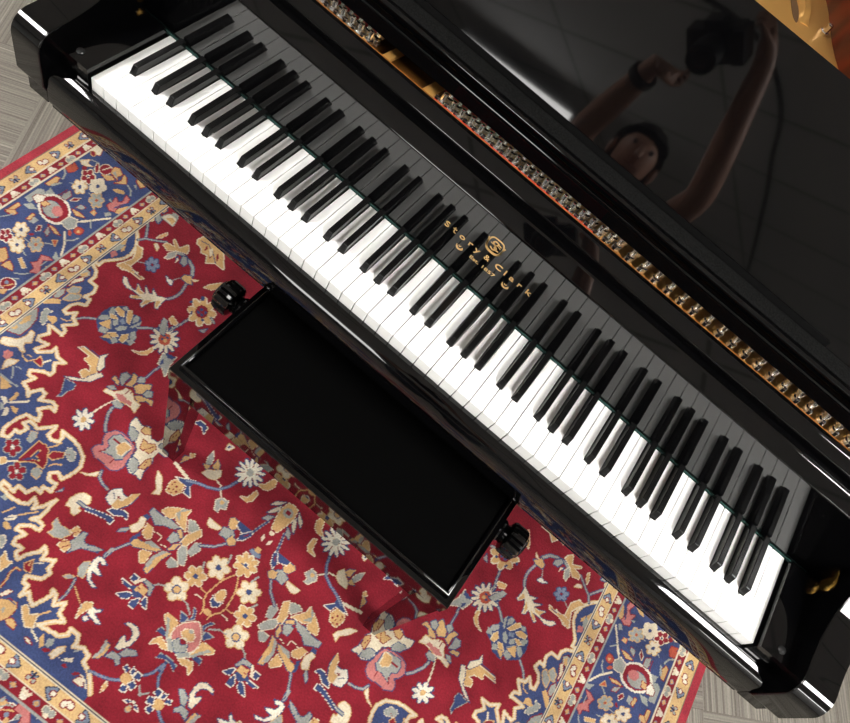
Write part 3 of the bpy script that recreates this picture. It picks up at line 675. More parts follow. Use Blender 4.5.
sP|-473,-73,-479,-61,-473,-51,-461,-53,-460,-69,-459,-81
nL4.2|-485,-82,-484,-74,-469,-78,-465,-86
gP|-485,-82,-484,-74,-469,-78,-465,-86
nL3.7|-453,-76,-454,-60,-462,-43,-451,-44,-444,-54,-442,-69
gP|-453,-76,-454,-60,-462,-43,-451,-44,-444,-54,-442,-69
nL3.2|-443,-54,-446,-41,-437,-35,-429,-45,-438,-53
sP|-443,-54,-446,-41,-437,-35,-429,-45,-438,-53
nL3.7|-439,-66,-436,-55,-415,-38,-410,-48,-414,-67,-425,-75
gP|-439,-66,-436,-55,-415,-38,-410,-48,-414,-67,-425,-75
nL3.2|-413,-68,-412,-54,-402,-49,-395,-60,-405,-69
sP|-413,-68,-412,-54,-402,-49,-395,-60,-405,-69
nL3.2|-423,-81,-415,-74,-387,-65,-381,-76,-397,-74,-408,-88
gP|-423,-81,-415,-74,-387,-65,-381,-76,-397,-74,-408,-88
nL2.6|-480,-103,-471,-92,-460,-95,-470,-104
sP|-480,-103,-471,-92,-460,-95,-470,-104
gL2.6|-476,-116,-476,-107,-460,-103,-449,-88,-449,-80,-433,-78,-418,-89,-400,-89,-398,-103,-396,-110,-410,-106,-430,-108,-442,-113,-456,-111
cP|-476,-116,-476,-107,-460,-103,-449,-88,-449,-80,-433,-78,-418,-89,-400,-89,-398,-103,-396,-110,-410,-106,-430,-108,-442,-113,-456,-111
pP|-456,-103,-442,-95,-428,-98,-416,-96,-412,-104,-430,-108,-441,-111
rS1.6|-432,-94,-433,-74
rS1.6|-439,-92,-441,-77
nL3.1|-446,-123,-446,-113,-425,-112,-423,-122,-433,-127
sP|-446,-123,-446,-113,-425,-112,-423,-122,-433,-127
cS2.6|-449,-125,-454,-146,-458,-170
nS7.7|-437,-131,-433,-147,-421,-166,-410,-178
sS4.6|-437,-131,-433,-147,-421,-166,-410,-178
cL4.1|-586,-76,-580,-68,-563,-67,-536,-68,-526,-71,-518,-94,-517,-109,-526,-122,-542,-116,-541,-104,-528,-102,-537,-90,-557,-87,-556,-74,-574,-74
gP|-586,-76,-580,-68,-563,-67,-536,-68,-526,-71,-518,-94,-517,-109,-526,-122,-542,-116,-541,-104,-528,-102,-537,-90,-557,-87,-556,-74,-574,-74
nL3.1|-534,-70,-540,-60,-532,-46,-531,-58,-516,-74,-515,-86,-521,-89
cP|-534,-70,-540,-60,-532,-46,-531,-58,-516,-74,-515,-86,-521,-89
nL3.0|-558,-144,-541,-132,-525,-123,-521,-105,-510,-88,-502,-91,-512,-118,-539,-138
cP|-558,-144,-541,-132,-525,-123,-521,-105,-510,-88,-502,-91,-512,-118,-539,-138
nS1.5|-586,-80,-579,-65,-563,-63,-541,-63
sL3.0|-534,-185,-535,-173,-552,-146,-528,-141,-524,-153,-528,-163,-528,-177
nP|-534,-185,-535,-173,-552,-146,-528,-141,-524,-153,-528,-163,-528,-177
nP|-438,-177,-438,-182,-443,-188,-452,-190,-457,-187,-458,-181,-452,-176,-444,-174
nP|-433,-196,-437,-200,-446,-199,-454,-195,-457,-189,-453,-185,-444,-186,-436,-190
nP|-444,-211,-450,-210,-457,-204,-460,-196,-458,-190,-452,-191,-445,-198,-442,-206
nP|-463,-212,-468,-208,-469,-200,-465,-192,-460,-191,-455,-195,-454,-204,-458,-211
nP|-481,-200,-481,-194,-476,-189,-467,-187,-461,-189,-461,-195,-467,-201,-475,-203
nP|-486,-181,-482,-177,-473,-178,-465,-182,-462,-188,-466,-191,-475,-191,-483,-186
nP|-476,-165,-469,-166,-462,-173,-459,-181,-461,-186,-467,-185,-474,-179,-478,-171
nP|-456,-164,-451,-169,-450,-177,-454,-184,-459,-186,-464,-181,-465,-173,-461,-166
wP|-440,-178,-440,-182,-445,-186,-451,-188,-456,-186,-455,-182,-451,-178,-444,-176
wP|-435,-195,-439,-198,-446,-197,-452,-194,-455,-190,-451,-188,-444,-188,-438,-192
wP|-445,-209,-449,-208,-455,-203,-458,-196,-457,-192,-452,-193,-447,-199,-444,-205
wP|-463,-211,-466,-207,-466,-200,-464,-194,-460,-193,-457,-196,-457,-203,-459,-209
wP|-479,-199,-479,-195,-474,-191,-468,-189,-463,-190,-464,-195,-468,-199,-475,-201
wP|-484,-181,-480,-179,-473,-180,-467,-183,-464,-187,-467,-189,-475,-188,-481,-185
wP|-474,-167,-470,-168,-464,-174,-461,-180,-462,-184,-467,-183,-472,-178,-475,-171
wP|-456,-166,-453,-170,-453,-176,-455,-182,-459,-184,-462,-180,-462,-174,-460,-168
gP|-455,-184,-453,-189,-454,-193,-459,-195,-464,-192,-466,-188,-464,-183,-460,-182
cS2.3|-458,-170,-456,-149,-449,-124,-443,-111
nL4.0|-402,-224,-400,-211,-391,-203,-400,-195,-405,-181,-396,-165,-380,-159,-360,-161,-341,-167,-335,-181,-332,-201,-328,-213,-333,-226,-346,-234,-363,-231,-386,-232
pP|-402,-224,-400,-211,-391,-203,-400,-195,-405,-181,-396,-165,-380,-159,-360,-161,-341,-167,-335,-181,-332,-201,-328,-213,-333,-226,-346,-234,-363,-231,-386,-232
nL3.6|-385,-132,-387,-115,-365,-122,-349,-113,-330,-131,-313,-128,-311,-110,-301,-113,-303,-131,-276,-137,-282,-143,-299,-143,-299,-158,-292,-170,-292,-193,-284,-212,-297,-209,-311,-213,-328,-205,-331,-185,-333,-168,-347,-157,-371,-154
cP|-385,-132,-387,-115,-365,-122,-349,-113,-330,-131,-313,-128,-311,-110,-301,-113,-303,-131,-276,-137,-282,-143,-299,-143,-299,-158,-292,-170,-292,-193,-284,-212,-297,-209,-311,-213,-328,-205,-331,-185,-333,-168,-347,-157,-371,-154
nL3.5|-383,-215,-379,-197,-390,-191,-390,-175,-382,-164,-366,-166,-350,-168,-344,-178,-344,-193,-342,-202,-351,-211,-363,-209
sP|-383,-215,-379,-197,-390,-191,-390,-175,-382,-164,-366,-166,-350,-168,-344,-178,-344,-193,-342,-202,-351,-211,-363,-209
cL3.5|-368,-190,-370,-181,-362,-170,-346,-172,-348,-185,-348,-196,-356,-199
gP|-368,-190,-370,-181,-362,-170,-346,-172,-348,-185,-348,-196,-356,-199
rS2.3|-385,-180,-369,-180
rS2.2|-388,-219,-380,-207
rS2.2|-353,-223,-354,-212
nL3.1|-380,-141,-375,-135,-357,-139,-351,-153,-355,-160,-370,-153
sP|-380,-141,-375,-135,-357,-139,-351,-153,-355,-160,-370,-153
nL3.0|-327,-204,-329,-183,-313,-185,-303,-199,-305,-211
sP|-327,-204,-329,-183,-313,-185,-303,-199,-305,-211
rL3.7|-357,-131,-357,-119,-345,-115,-337,-125,-346,-131
gP|-357,-131,-357,-119,-345,-115,-337,-125,-346,-131
rL3.6|-333,-160,-340,-141,-327,-144,-315,-135,-307,-142,-310,-158,-326,-160
gP|-333,-160,-340,-141,-327,-144,-315,-135,-307,-142,-310,-158,-326,-160
rL3.6|-304,-194,-305,-174,-300,-163,-291,-173,-294,-189
gP|-304,-194,-305,-174,-300,-163,-291,-173,-294,-189
rS1.6|-325,-161,-314,-142
rS1.5|-299,-184,-301,-175
nL3.2|-296,-125,-295,-127,-295,-130,-297,-133,-300,-135,-304,-135,-306,-133,-308,-130,-307,-127,-305,-125,-302,-123,-299,-123
sP|-296,-125,-295,-127,-295,-130,-297,-133,-300,-135,-304,-135,-306,-133,-308,-130,-307,-127,-305,-125,-302,-123,-299,-123
cS6.9|-255,-139,-238,-143,-212,-148
nL2.7|-248,-133,-253,-114,-242,-109,-241,-116,-246,-127
gP|-248,-133,-253,-114,-242,-109,-241,-116,-246,-127
gL2.4|-383,-273,-369,-267,-356,-249,-354,-260,-371,-271
cP|-383,-273,-369,-267,-356,-249,-354,-260,-371,-271
nS6.7|-354,-245,-348,-258,-333,-264,-318,-266
sS3.7|-354,-245,-348,-258,-333,-264,-318,-266
nL2.3|-388,-332,-382,-316,-380,-322
sP|-388,-332,-382,-316,-380,-322
gL3.3|-354,-338,-358,-323,-355,-310,-347,-300,-331,-297,-323,-308,-330,-317,-334,-330,-325,-329,-328,-343,-337,-343,-344,-335
cP|-354,-338,-358,-323,-355,-310,-347,-300,-331,-297,-323,-308,-330,-317,-334,-330,-325,-329,-328,-343,-337,-343,-344,-335
nS7.6|-341,-319,-323,-318,-300,-313,-286,-307,-271,-307
sS4.8|-341,-319,-323,-318,-300,-313,-286,-307,-271,-307
gL3.2|-340,-397,-337,-386,-347,-378,-348,-367,-333,-373,-317,-370,-306,-374,-313,-390,-324,-395
sP|-340,-397,-337,-386,-347,-378,-348,-367,-333,-373,-317,-370,-306,-374,-313,-390,-324,-395
cL3.3|-311,-369,-308,-356,-297,-357,-295,-372
gP|-311,-369,-308,-356,-297,-357,-295,-372
rS1.6|-304,-370,-299,-362
cL3.2|-309,-403,-308,-389,-296,-383,-288,-392,-291,-405
gP|-309,-403,-308,-389,-296,-383,-288,-392,-291,-405
rS1.6|-308,-394,-299,-384
rS1.6|-300,-402,-293,-390
nL3.2|-285,-403,-286,-391,-296,-383,-293,-371,-291,-356,-283,-354,-280,-367,-273,-371,-244,-361,-242,-369,-273,-381
sP|-285,-403,-286,-391,-296,-383,-293,-371,-291,-356,-283,-354,-280,-367,-273,-371,-244,-361,-242,-369,-273,-381
wL2.4|-324,-319,-297,-309,-273,-302,-265,-304,-264,-315,-280,-313,-302,-318,-319,-324
nP|-324,-319,-297,-309,-273,-302,-265,-304,-264,-315,-280,-313,-302,-318,-319,-324
wL2.9|-288,-297,-283,-289,-263,-278,-252,-279,-246,-288,-257,-287,-272,-297
nP|-288,-297,-283,-289,-263,-278,-252,-279,-246,-288,-257,-287,-272,-297
nL2.9|-308,-281,-312,-266,-308,-256,-299,-248,-289,-254,-278,-255,-282,-269,-293,-286
wP|-308,-281,-312,-266,-308,-256,-299,-248,-289,-254,-278,-255,-282,-269,-293,-286
nS1.7|-305,-263,-294,-271
rP|-294,-265,-290,-262,-283,-266,-288,-271
cL2.9|-290,-285,-289,-268,-280,-268,-273,-243,-264,-234,-263,-250,-267,-271,-279,-286
gP|-290,-285,-289,-268,-280,-268,-273,-243,-264,-234,-263,-250,-267,-271,-279,-286
nS2.2|-273,-282,-263,-264,-261,-241
nL2.9|-244,-317,-242,-307,-229,-295,-231,-307
sP|-244,-317,-242,-307,-229,-295,-231,-307
cL2.6|-152,-212,-142,-208,-128,-211,-116,-221,-137,-232
sP|-152,-212,-142,-208,-128,-211,-116,-221,-137,-232
cL3.1|-207,-232,-201,-219,-184,-207,-173,-201,-177,-211,-177,-226,-186,-236
gP|-207,-232,-201,-219,-184,-207,-173,-201,-177,-211,-177,-226,-186,-236
nL3.0|-223,-249,-224,-238,-197,-239,-180,-235,-155,-236,-163,-246,-184,-252,-196,-262
sP|-223,-249,-224,-238,-197,-239,-180,-235,-155,-236,-163,-246,-184,-252,-196,-262
cL3.1|-179,-220,-178,-207,-162,-195,-161,-209,-141,-235,-158,-232,-170,-230
gP|-179,-220,-178,-207,-162,-195,-161,-209,-141,-235,-158,-232,-170,-230
sP|-181,-218,-175,-201,-162,-195,-175,-210,-163,-228
cL2.0|-111,-265,-111,-242,-101,-234,-92,-247,-99,-266
sP|-111,-265,-111,-242,-101,-234,-92,-247,-99,-266
cL3.1|-133,-259,-134,-240,-119,-212,-110,-221,-117,-243,-122,-261
gP|-133,-259,-134,-240,-119,-212,-110,-221,-117,-243,-122,-261
cL3.0|-125,-276,-128,-262,-118,-257,-104,-273,-97,-288,-107,-292
sP|-125,-276,-128,-262,-118,-257,-104,-273,-97,-288,-107,-292
cL2.0|-128,-305,-128,-292,-114,-291,-105,-297,-117,-310
sP|-128,-305,-128,-292,-114,-291,-105,-297,-117,-310
nL2.9|-153,-340,-157,-315,-148,-291,-133,-286,-140,-308,-141,-335,-143,-344
gP|-153,-340,-157,-315,-148,-291,-133,-286,-140,-308,-141,-335,-143,-344
sP|-158,-332,-157,-311,-149,-290,-139,-287,-151,-310,-147,-336
cL2.4|-182,-321,-181,-314,-164,-307,-161,-321,-160,-330,-167,-336
gP|-182,-321,-181,-314,-164,-307,-161,-321,-160,-330,-167,-336
rP|-189,-280,-190,-261,-163,-246,-142,-246,-139,-287,-158,-296
nL2.9|-209,-318,-206,-305,-186,-301,-152,-291,-159,-301,-183,-312,-199,-320
gP|-209,-318,-206,-305,-186,-301,-152,-291,-159,-301,-183,-312,-199,-320
sP|-190,-301,-180,-290,-156,-291,-169,-298
nP|-215,-314,-213,-302,-209,-291,-203,-295,-207,-304,-209,-316
gL3.0|-232,-294,-225,-278,-229,-267,-219,-263,-212,-278,-214,-293,-222,-300
cP|-232,-294,-225,-278,-229,-267,-219,-263,-212,-278,-214,-293,-222,-300
nP|-228,-263,-224,-254,-215,-256,-214,-265
cL2.5|-205,-289,-210,-269,-196,-269,-184,-286,-190,-294
gP|-205,-289,-210,-269,-196,-269,-184,-286,-190,-294
cS2.0|-189,-273,-168,-270,-170,-282
cS1.8|-161,-285,-148,-281
nL3.0|-158,-269,-159,-250,-144,-248,-137,-255,-147,-270
sP|-158,-269,-159,-250,-144,-248,-137,-255,-147,-270
nL3.5|-144,-285,-141,-269,-131,-258,-134,-277
gP|-144,-285,-141,-269,-131,-258,-134,-277
nL3.6|-155,-243,-151,-236,-137,-246,-139,-253
gP|-155,-243,-151,-236,-137,-246,-139,-253
nS6.1|-209,-320,-223,-347,-227,-370
sS3.2|-209,-320,-223,-347,-227,-370
nL2.4|-266,-371,-256,-364,-238,-360,-247,-370,-260,-376
sP|-266,-371,-256,-364,-238,-360,-247,-370,-260,-376
cL3.1|-229,-197,-236,-174,-230,-165,-210,-163,-203,-179,-211,-193
gP|-229,-197,-236,-174,-230,-165,-210,-163,-203,-179,-211,-193
rP|-226,-187,-226,-188,-226,-189,-226,-190,-227,-190,-228,-190,-229,-190,-230,-189,-230,-188,-229,-187,-228,-187,-227,-187
rP|-227,-177,-227,-178,-227,-179,-227,-180,-228,-180,-229,-180,-230,-179,-230,-179,-230,-178,-230,-177,-229,-176,-228,-176
rP|-218,-183,-218,-184,-218,-185,-218,-185,-219,-186,-220,-186,-221,-185,-222,-184,-222,-183,-221,-182,-220,-182,-219,-182
rP|-217,-174,-217,-175,-217,-176,-217,-177,-218,-177,-219,-177,-220,-177,-220,-176,-220,-175,-220,-174,-219,-174,-218,-174
rP|-217,-190,-216,-191,-216,-192,-217,-193,-218,-193,-219,-193,-219,-193,-220,-192,-220,-191,-219,-190,-218,-190,-217,-190
rP|-211,-183,-210,-184,-210,-185,-211,-186,-211,-186,-212,-186,-213,-186,-214,-185,-214,-184,-213,-183,-212,-183,-211,-183
rP|-207,-175,-207,-176,-207,-177,-207,-178,-208,-178,-209,-178,-210,-178,-211,-177,-211,-176,-210,-175,-209,-175,-208,-175
rP|-227,-170,-226,-170,-226,-171,-227,-172,-228,-173,-229,-172,-230,-172,-230,-171,-230,-170,-230,-169,-229,-169,-228,-169
wL3.2|-234,-161,-197,-142,-198,-161,-182,-176,-199,-176,-204,-162
nP|-234,-161,-197,-142,-198,-161,-182,-176,-199,-176,-204,-162
gL2.5|-246,-218,-245,-206,-261,-191,-271,-174,-256,-179,-237,-200,-234,-210
cP|-246,-218,-245,-206,-261,-191,-271,-174,-256,-179,-237,-200,-234,-210
wL3.3|-289,-44,-281,-32,-259,-34,-256,-51,-269,-42
nP|-289,-44,-281,-32,-259,-34,-256,-51,-269,-42
cL2.2|-207,-99,-214,-82,-213,-67,-202,-80,-197,-94
sP|-207,-99,-214,-82,-213,-67,-202,-80,-197,-94
nL2.7|-211,-103,-199,-96,-194,-102,-199,-108
gP|-211,-103,-199,-96,-194,-102,-199,-108
nL3.3|-191,-97,-194,-75,-182,-82,-176,-93
gP|-191,-97,-194,-75,-182,-82,-176,-93
gL2.2|-200,-120,-196,-107,-180,-97,-172,-89,-164,-101,-168,-114,-182,-120
cP|-200,-120,-196,-107,-180,-97,-172,-89,-164,-101,-168,-114,-182,-120
cS2.7|-164,-113,-150,-116,-146,-123,-134,-133
nS7.1|-212,-153,-204,-150,-190,-142,-170,-136,-148,-125,-136,-106,-129,-84
lS4.0|-212,-153,-204,-150,-190,-142,-170,-136,-148,-125,-136,-106,-129,-84
cL3.2|-127,-163,-137,-146,-132,-135,-116,-132,-109,-149,-120,-153,-118,-164
sP|-127,-163,-137,-146,-132,-135,-116,-132,-109,-149,-120,-153,-118,-164
gP|-120,-139,-119,-142,-119,-144,-121,-146,-123,-147,-125,-147,-128,-145,-129,-143,-129,-141,-127,-138,-125,-137,-122,-138
nP|-92,-34,-94,-41,-102,-48,-112,-53,-118,-52,-117,-45,-109,-37,-99,-33
nP|-86,-50,-90,-56,-101,-59,-112,-58,-118,-53,-114,-48,-103,-45,-91,-46
nP|-88,-67,-94,-70,-105,-68,-115,-62,-118,-55,-112,-53,-101,-55,-91,-61
nP|-98,-81,-104,-81,-113,-73,-119,-64,-119,-57,-112,-58,-103,-65,-97,-75
nP|-112,-89,-118,-85,-123,-75,-124,-63,-121,-58,-115,-61,-110,-72,-109,-83
nP|-129,-88,-133,-83,-132,-71,-128,-61,-123,-58,-119,-64,-120,-75,-124,-85
nP|-145,-80,-145,-74,-140,-64,-131,-57,-124,-57,-124,-63,-130,-73,-138,-80
nP|-155,-66,-152,-60,-143,-54,-132,-52,-126,-55,-128,-61,-138,-67,-149,-69
nP|-157,-49,-152,-45,-141,-44,-130,-48,-126,-53,-131,-57,-142,-57,-153,-54
nP|-152,-32,-145,-31,-135,-36,-127,-45,-125,-51,-132,-52,-142,-47,-150,-39
nP|-139,-21,-133,-23,-126,-33,-122,-44,-124,-50,-130,-48,-137,-39,-141,-27
nP|-123,-17,-118,-22,-116,-34,-117,-45,-122,-50,-127,-45,-129,-33,-127,-22
nP|-106,-22,-104,-28,-107,-39,-114,-48,-120,-50,-122,-44,-119,-33,-112,-24
wP|-94,-35,-96,-40,-103,-46,-112,-51,-116,-50,-115,-46,-108,-39,-99,-35
wP|-88,-51,-92,-54,-101,-56,-111,-56,-115,-53,-112,-50,-102,-48,-93,-48
wP|-90,-67,-95,-68,-104,-65,-113,-60,-116,-56,-111,-55,-102,-58,-93,-62
wP|-99,-80,-104,-78,-111,-72,-117,-64,-117,-59,-113,-60,-105,-67,-100,-75
wP|-113,-87,-117,-83,-120,-74,-122,-65,-120,-60,-116,-63,-113,-73,-111,-82
wP|-129,-86,-131,-82,-130,-72,-127,-63,-123,-60,-121,-65,-122,-74,-125,-83
wP|-143,-78,-143,-74,-138,-66,-131,-60,-126,-59,-126,-63,-131,-71,-138,-77
wP|-153,-65,-150,-61,-142,-57,-132,-55,-128,-56,-130,-60,-139,-64,-148,-66
wP|-155,-49,-151,-47,-141,-47,-132,-49,-128,-53,-132,-55,-142,-55,-151,-52
wP|-150,-34,-145,-34,-136,-39,-129,-45,-127,-50,-132,-50,-141,-45,-148,-39
wP|-138,-23,-134,-26,-128,-34,-124,-43,-125,-48,-129,-46,-135,-37,-139,-28
wP|-122,-20,-119,-24,-118,-34,-119,-43,-122,-47,-125,-43,-126,-33,-125,-24
wP|-107,-24,-106,-29,-109,-38,-114,-46,-119,-48,-120,-43,-116,-34,-111,-26
gP|-115,-48,-113,-55,-116,-61,-122,-62,-128,-59,-130,-53,-127,-47,-121,-45
rS2.0|-110,-48,-104,-44
rS2.0|-110,-60,-103,-64
rS2.0|-120,-67,-120,-75
rS2.0|-132,-61,-138,-66
rS2.0|-134,-49,-141,-46
rS2.0|-125,-41,-127,-33
sP|-116,-49,-114,-53,-114,-57,-116,-60,-120,-62,-124,-61,-128,-59,-130,-55,-129,-51,-127,-47,-123,-46,-119,-46
cL3.4|-91,-62,-79,-52,-73,-32,-65,-29,-60,-44,-66,-59,-80,-65
gP|-91,-62,-79,-52,-73,-32,-65,-29,-60,-44,-66,-59,-80,-65
cL3.3|-104,-107,-90,-100,-85,-75,-77,-81,-77,-98,-86,-109
gP|-104,-107,-90,-100,-85,-75,-77,-81,-77,-98,-86,-109
gL2.8|-197,-48,-200,-32,-185,-31,-189,-44
wP|-197,-48,-200,-32,-185,-31,-189,-44
nP|-196,-41,-196,-34,-191,-36,-192,-41
cL2.2|-247,-103,-238,-97,-235,-104,-240,-110
gP|-247,-103,-238,-97,-235,-104,-240,-110
nL3.4|-41,-80,-37,-67,-18,-54,-24,-66
cP|-41,-80,-37,-67,-18,-54,-24,-66
nL3.3|-37,-115,-31,-101,-18,-95,-24,-110
sP|-37,-115,-31,-101,-18,-95,-24,-110
nL3.4|-37,-99,-31,-83,-22,-68,-18,-76,-26,-90
cP|-37,-99,-31,-83,-22,-68,-18,-76,-26,-90
nL2.8|10,-112,16,-96,26,-99,30,-114,18,-112
sP|10,-112,16,-96,26,-99,30,-114,18,-112
nL3.4|19,-90,14,-72,25,-74,33,-90
cP|19,-90,14,-72,25,-74,33,-90
cL3.3|-7,-119,-14,-95,-18,-72,-12,-52,7,-48,18,-62,22,-81,12,-100,1,-117
gP|-7,-119,-14,-95,-18,-72,-12,-52,7,-48,18,-62,22,-81,12,-100,1,-117
sP|7,-63,9,-68,8,-73,5,-78,0,-80,-6,-80,-10,-77,-12,-72,-11,-67,-8,-62,-3,-60,3,-60
rP|2,-67,3,-69,3,-72,1,-74,-1,-75,-3,-75,-5,-73,-6,-71,-6,-68,-5,-66,-2,-65,0,-65
nS1.7|-1,-120,12,-101,23,-82
nL3.2|-81,-171,-88,-157,-82,-150,-69,-152,-64,-168,-73,-175
gP|-81,-171,-88,-157,-82,-150,-69,-152,-64,-168,-73,-175
wL3.2|-68,-160,-69,-150,-37,-150,-48,-166
nP|-68,-160,-69,-150,-37,-150,-48,-166
nL3.2|-85,-197,-87,-179,-67,-173,-57,-180,-69,-196
sP|-85,-197,-87,-179,-67,-173,-57,-180,-69,-196
nL3.2|-66,-197,-62,-183,-50,-184,-45,-194,-55,-203
gP|-66,-197,-62,-183,-50,-184,-45,-194,-55,-203
wL3.2|-48,-183,-49,-169,-34,-149,-30,-158,-39,-177
nP|-48,-183,-49,-169,-34,-149,-30,-158,-39,-177
rP|-44,-171,-37,-158,-36,-163
gL2.1|-118,-195,-123,-183,-89,-184,-93,-192,-109,-198
cP|-118,-195,-123,-183,-89,-184,-93,-192,-109,-198
sS5.7|-33,-150,-28,-131,-22,-112
nS3.6|-33,-150,-28,-131,-22,-112
nS6.2|-100,-239,-76,-223,-61,-204
sS3.1|-100,-239,-76,-223,-61,-204
cP|-13,-148,-13,-136,-4,-144,-6,-153
cP|0,-152,11,-136,11,-147
cP|-3,-133,-6,-123,7,-125
nL2.2|-14,-184,-10,-177,11,-180,5,-187,-5,-187
lP|-14,-184,-10,-177,11,-180,5,-187,-5,-187
gP|-8,-176,-4,-167,4,-169,1,-179
gS2.8|-52,-297,-37,-302,-24,-303,-22,-284,-17,-263,-2,-236
gS2.8|-24,-303,-22,-313,-10,-328,-8,-339
wL3.0|-9,-309,-12,-298,-2,-304,9,-292,7,-310,1,-316
nP|-9,-309,-12,-298,-2,-304,9,-292,7,-310,1,-316
cL3.1|-3,-301,-10,-294,-6,-280,3,-273,7,-287,6,-297
gP|-3,-301,-10,-294,-6,-280,3,-273,7,-287,6,-297
gP|6,-324,7,-328,7,-331,5,-334,1,-335,-3,-335,-6,-333,-7,-330,-7,-326,-5,-323,-1,-322,3,-322
cP|-44,-318,-40,-314,-22,-313,-25,-316
gP|-15,-240,-16,-248,-23,-254,-32,-254,-38,-249,-37,-242,-30,-236,-21,-235
gP|-19,-266,-26,-269,-35,-266,-40,-259,-38,-252,-31,-248,-22,-251,-17,-259
gP|-44,-275,-50,-271,-52,-263,-48,-255,-41,-252,-34,-257,-32,-265,-36,-273
gP|-65,-259,-65,-252,-58,-246,-49,-246,-43,-251,-43,-258,-50,-264,-59,-264
gP|-62,-234,-55,-231,-46,-234,-41,-241,-43,-248,-50,-252,-58,-249,-64,-241
gP|-37,-224,-30,-229,-29,-237,-33,-245,-40,-247,-47,-243,-49,-234,-45,-227
cP|-17,-241,-18,-247,-24,-251,-31,-252,-36,-248,-35,-243,-29,-238,-22,-238
cP|-20,-265,-26,-267,-33,-264,-37,-258,-37,-253,-31,-251,-24,-253,-20,-259
cP|-43,-273,-48,-270,-50,-263,-47,-256,-41,-254,-36,-258,-35,-265,-38,-271
cP|-63,-259,-63,-253,-57,-249,-50,-248,-45,-252,-46,-257,-51,-262,-59,-262
cP|-61,-235,-55,-233,-48,-236,-43,-241,-44,-247,-50,-249,-57,-247,-61,-241
cP|-37,-226,-32,-230,-31,-237,-34,-243,-40,-245,-45,-242,-46,-235,-43,-228
nP|-35,-246,-34,-251,-36,-255,-41,-256,-45,-254,-47,-249,-45,-245,-40,-244
cP|-44,-277,-43,-284,-48,-290,-57,-292,-63,-289,-64,-282,-59,-276,-51,-274
cP|-42,-300,-48,-304,-57,-303,-63,-298,-63,-291,-57,-287,-49,-288,-43,-294
cP|-63,-313,-69,-310,-73,-303,-71,-295,-65,-292,-58,-295,-55,-302,-57,-309
cP|-85,-303,-86,-296,-81,-290,-73,-288,-67,-291,-66,-298,-71,-304,-79,-306
cP|-87,-280,-81,-276,-73,-277,-67,-282,-67,-289,-73,-293,-81,-292,-87,-286
cP|-67,-267,-60,-270,-57,-277,-59,-285,-65,-288,-72,-285,-75,-278,-73,-270
gP|-46,-279,-46,-284,-50,-288,-56,-290,-61,-288,-62,-283,-58,-278,-51,-276
gP|-44,-300,-49,-302,-55,-301,-60,-297,-61,-292,-56,-289,-50,-290,-45,-294
gP|-63,-311,-68,-309,-70,-303,-69,-297,-64,-294,-59,-296,-57,-302,-58,-308
gP|-83,-301,-84,-296,-80,-292,-73,-290,-68,-292,-68,-297,-72,-302,-78,-304
gP|-85,-280,-81,-278,-74,-279,-69,-283,-69,-288,-73,-291,-80,-290,-85,-286
gP|-67,-269,-62,-271,-59,-277,-61,-283,-65,-286,-70,-284,-73,-278,-71,-272
nP|-61,-287,-59,-291,-61,-294,-65,-295,-69,-293,-70,-290,-68,-286,-64,-285
cP|24,-194,24,-201,19,-208,10,-212,3,-209,2,-203,8,-195,17,-191
cP|30,-214,25,-220,16,-221,7,-218,4,-212,8,-206,18,-205,27,-208
cP|19,-233,12,-234,4,-228,1,-220,3,-214,10,-213,18,-218,22,-226
cP|-2,-239,-8,-235,-9,-226,-6,-217,1,-214,6,-218,8,-227,4,-236
cP|-21,-229,-22,-222,-17,-214,-8,-211,-1,-213,0,-220,-6,-227,-15,-231
cP|-28,-208,-24,-203,-14,-201,-5,-205,-2,-211,-6,-216,-16,-218,-25,-214
cP|-18,-189,-10,-189,-3,-194,1,-203,-1,-209,-8,-210,-16,-204,-20,-196
cP|4,-183,10,-188,11,-197,8,-205,1,-208,-4,-204,-6,-195,-3,-186
gP|22,-195,22,-200,17,-206,10,-209,5,-208,5,-203,9,-197,17,-194
gP|28,-214,24,-218,16,-219,9,-216,6,-212,10,-208,18,-207,25,-210
gP|18,-231,13,-231,6,-227,3,-220,4,-215,10,-215,16,-220,19,-226
gP|-2,-237,-6,-233,-7,-226,-4,-219,0,-216,4,-220,5,-227,3,-234
gP|-20,-227,-20,-222,-15,-216,-8,-213,-3,-214,-3,-219,-8,-225,-15,-229
gP|-26,-209,-22,-205,-14,-204,-7,-206,-4,-211,-8,-215,-16,-215,-23,-213
gP|-16,-191,-11,-191,-5,-196,-1,-202,-2,-207,-8,-208,-14,-203,-18,-196
gP|4,-185,8,-189,9,-197,6,-204,1,-206,-3,-203,-4,-195,-1,-188
nP|4,-209,5,-212,3,-214,1,-215,-2,-214,-3,-211,-2,-208,1,-208
nS2.4|-8,-215,7,-215
sS3.9|-32,-232,-33,-223,-37,-214
sS3.6|-64,-270,-70,-258
cL3.4|-25,-403,-29,-385,-22,-371,-3,-354,6,-350,43,-392,30,-407,13,-390,-4,-391,-18,-404
pP|-25,-403,-29,-385,-22,-371,-3,-354,6,-350,43,-392,30,-407,13,-390,-4,-391,-18,-404
cL3.4|-14,-386,-12,-378,3,-369,14,-378,8,-385,-6,-392
gP|-14,-386,-12,-378,3,-369,14,-378,8,-385,-6,-392
sP|5,-370,5,-372,4,-374,3,-376,0,-377,-2,-377,-4,-376,-5,-375,-4,-373,-2,-371,1,-369,3,-369
cL2.9|-61,-382,-59,-374,-42,-374,-30,-377,-31,-390,-27,-408,-42,-395
gP|-61,-382,-59,-374,-42,-374,-30,-377,-31,-390,-27,-408,-42,-395
sP|-57,-379,-48,-381,-37,-394,-28,-408,-13,-423,-30,-412
sL2.9|-29,-373,-41,-357,-22,-359,-23,-369
nP|-29,-373,-41,-357,-22,-359,-23,-369
sL3.0|-19,-363,-16,-351,-26,-337,-18,-340,-11,-354
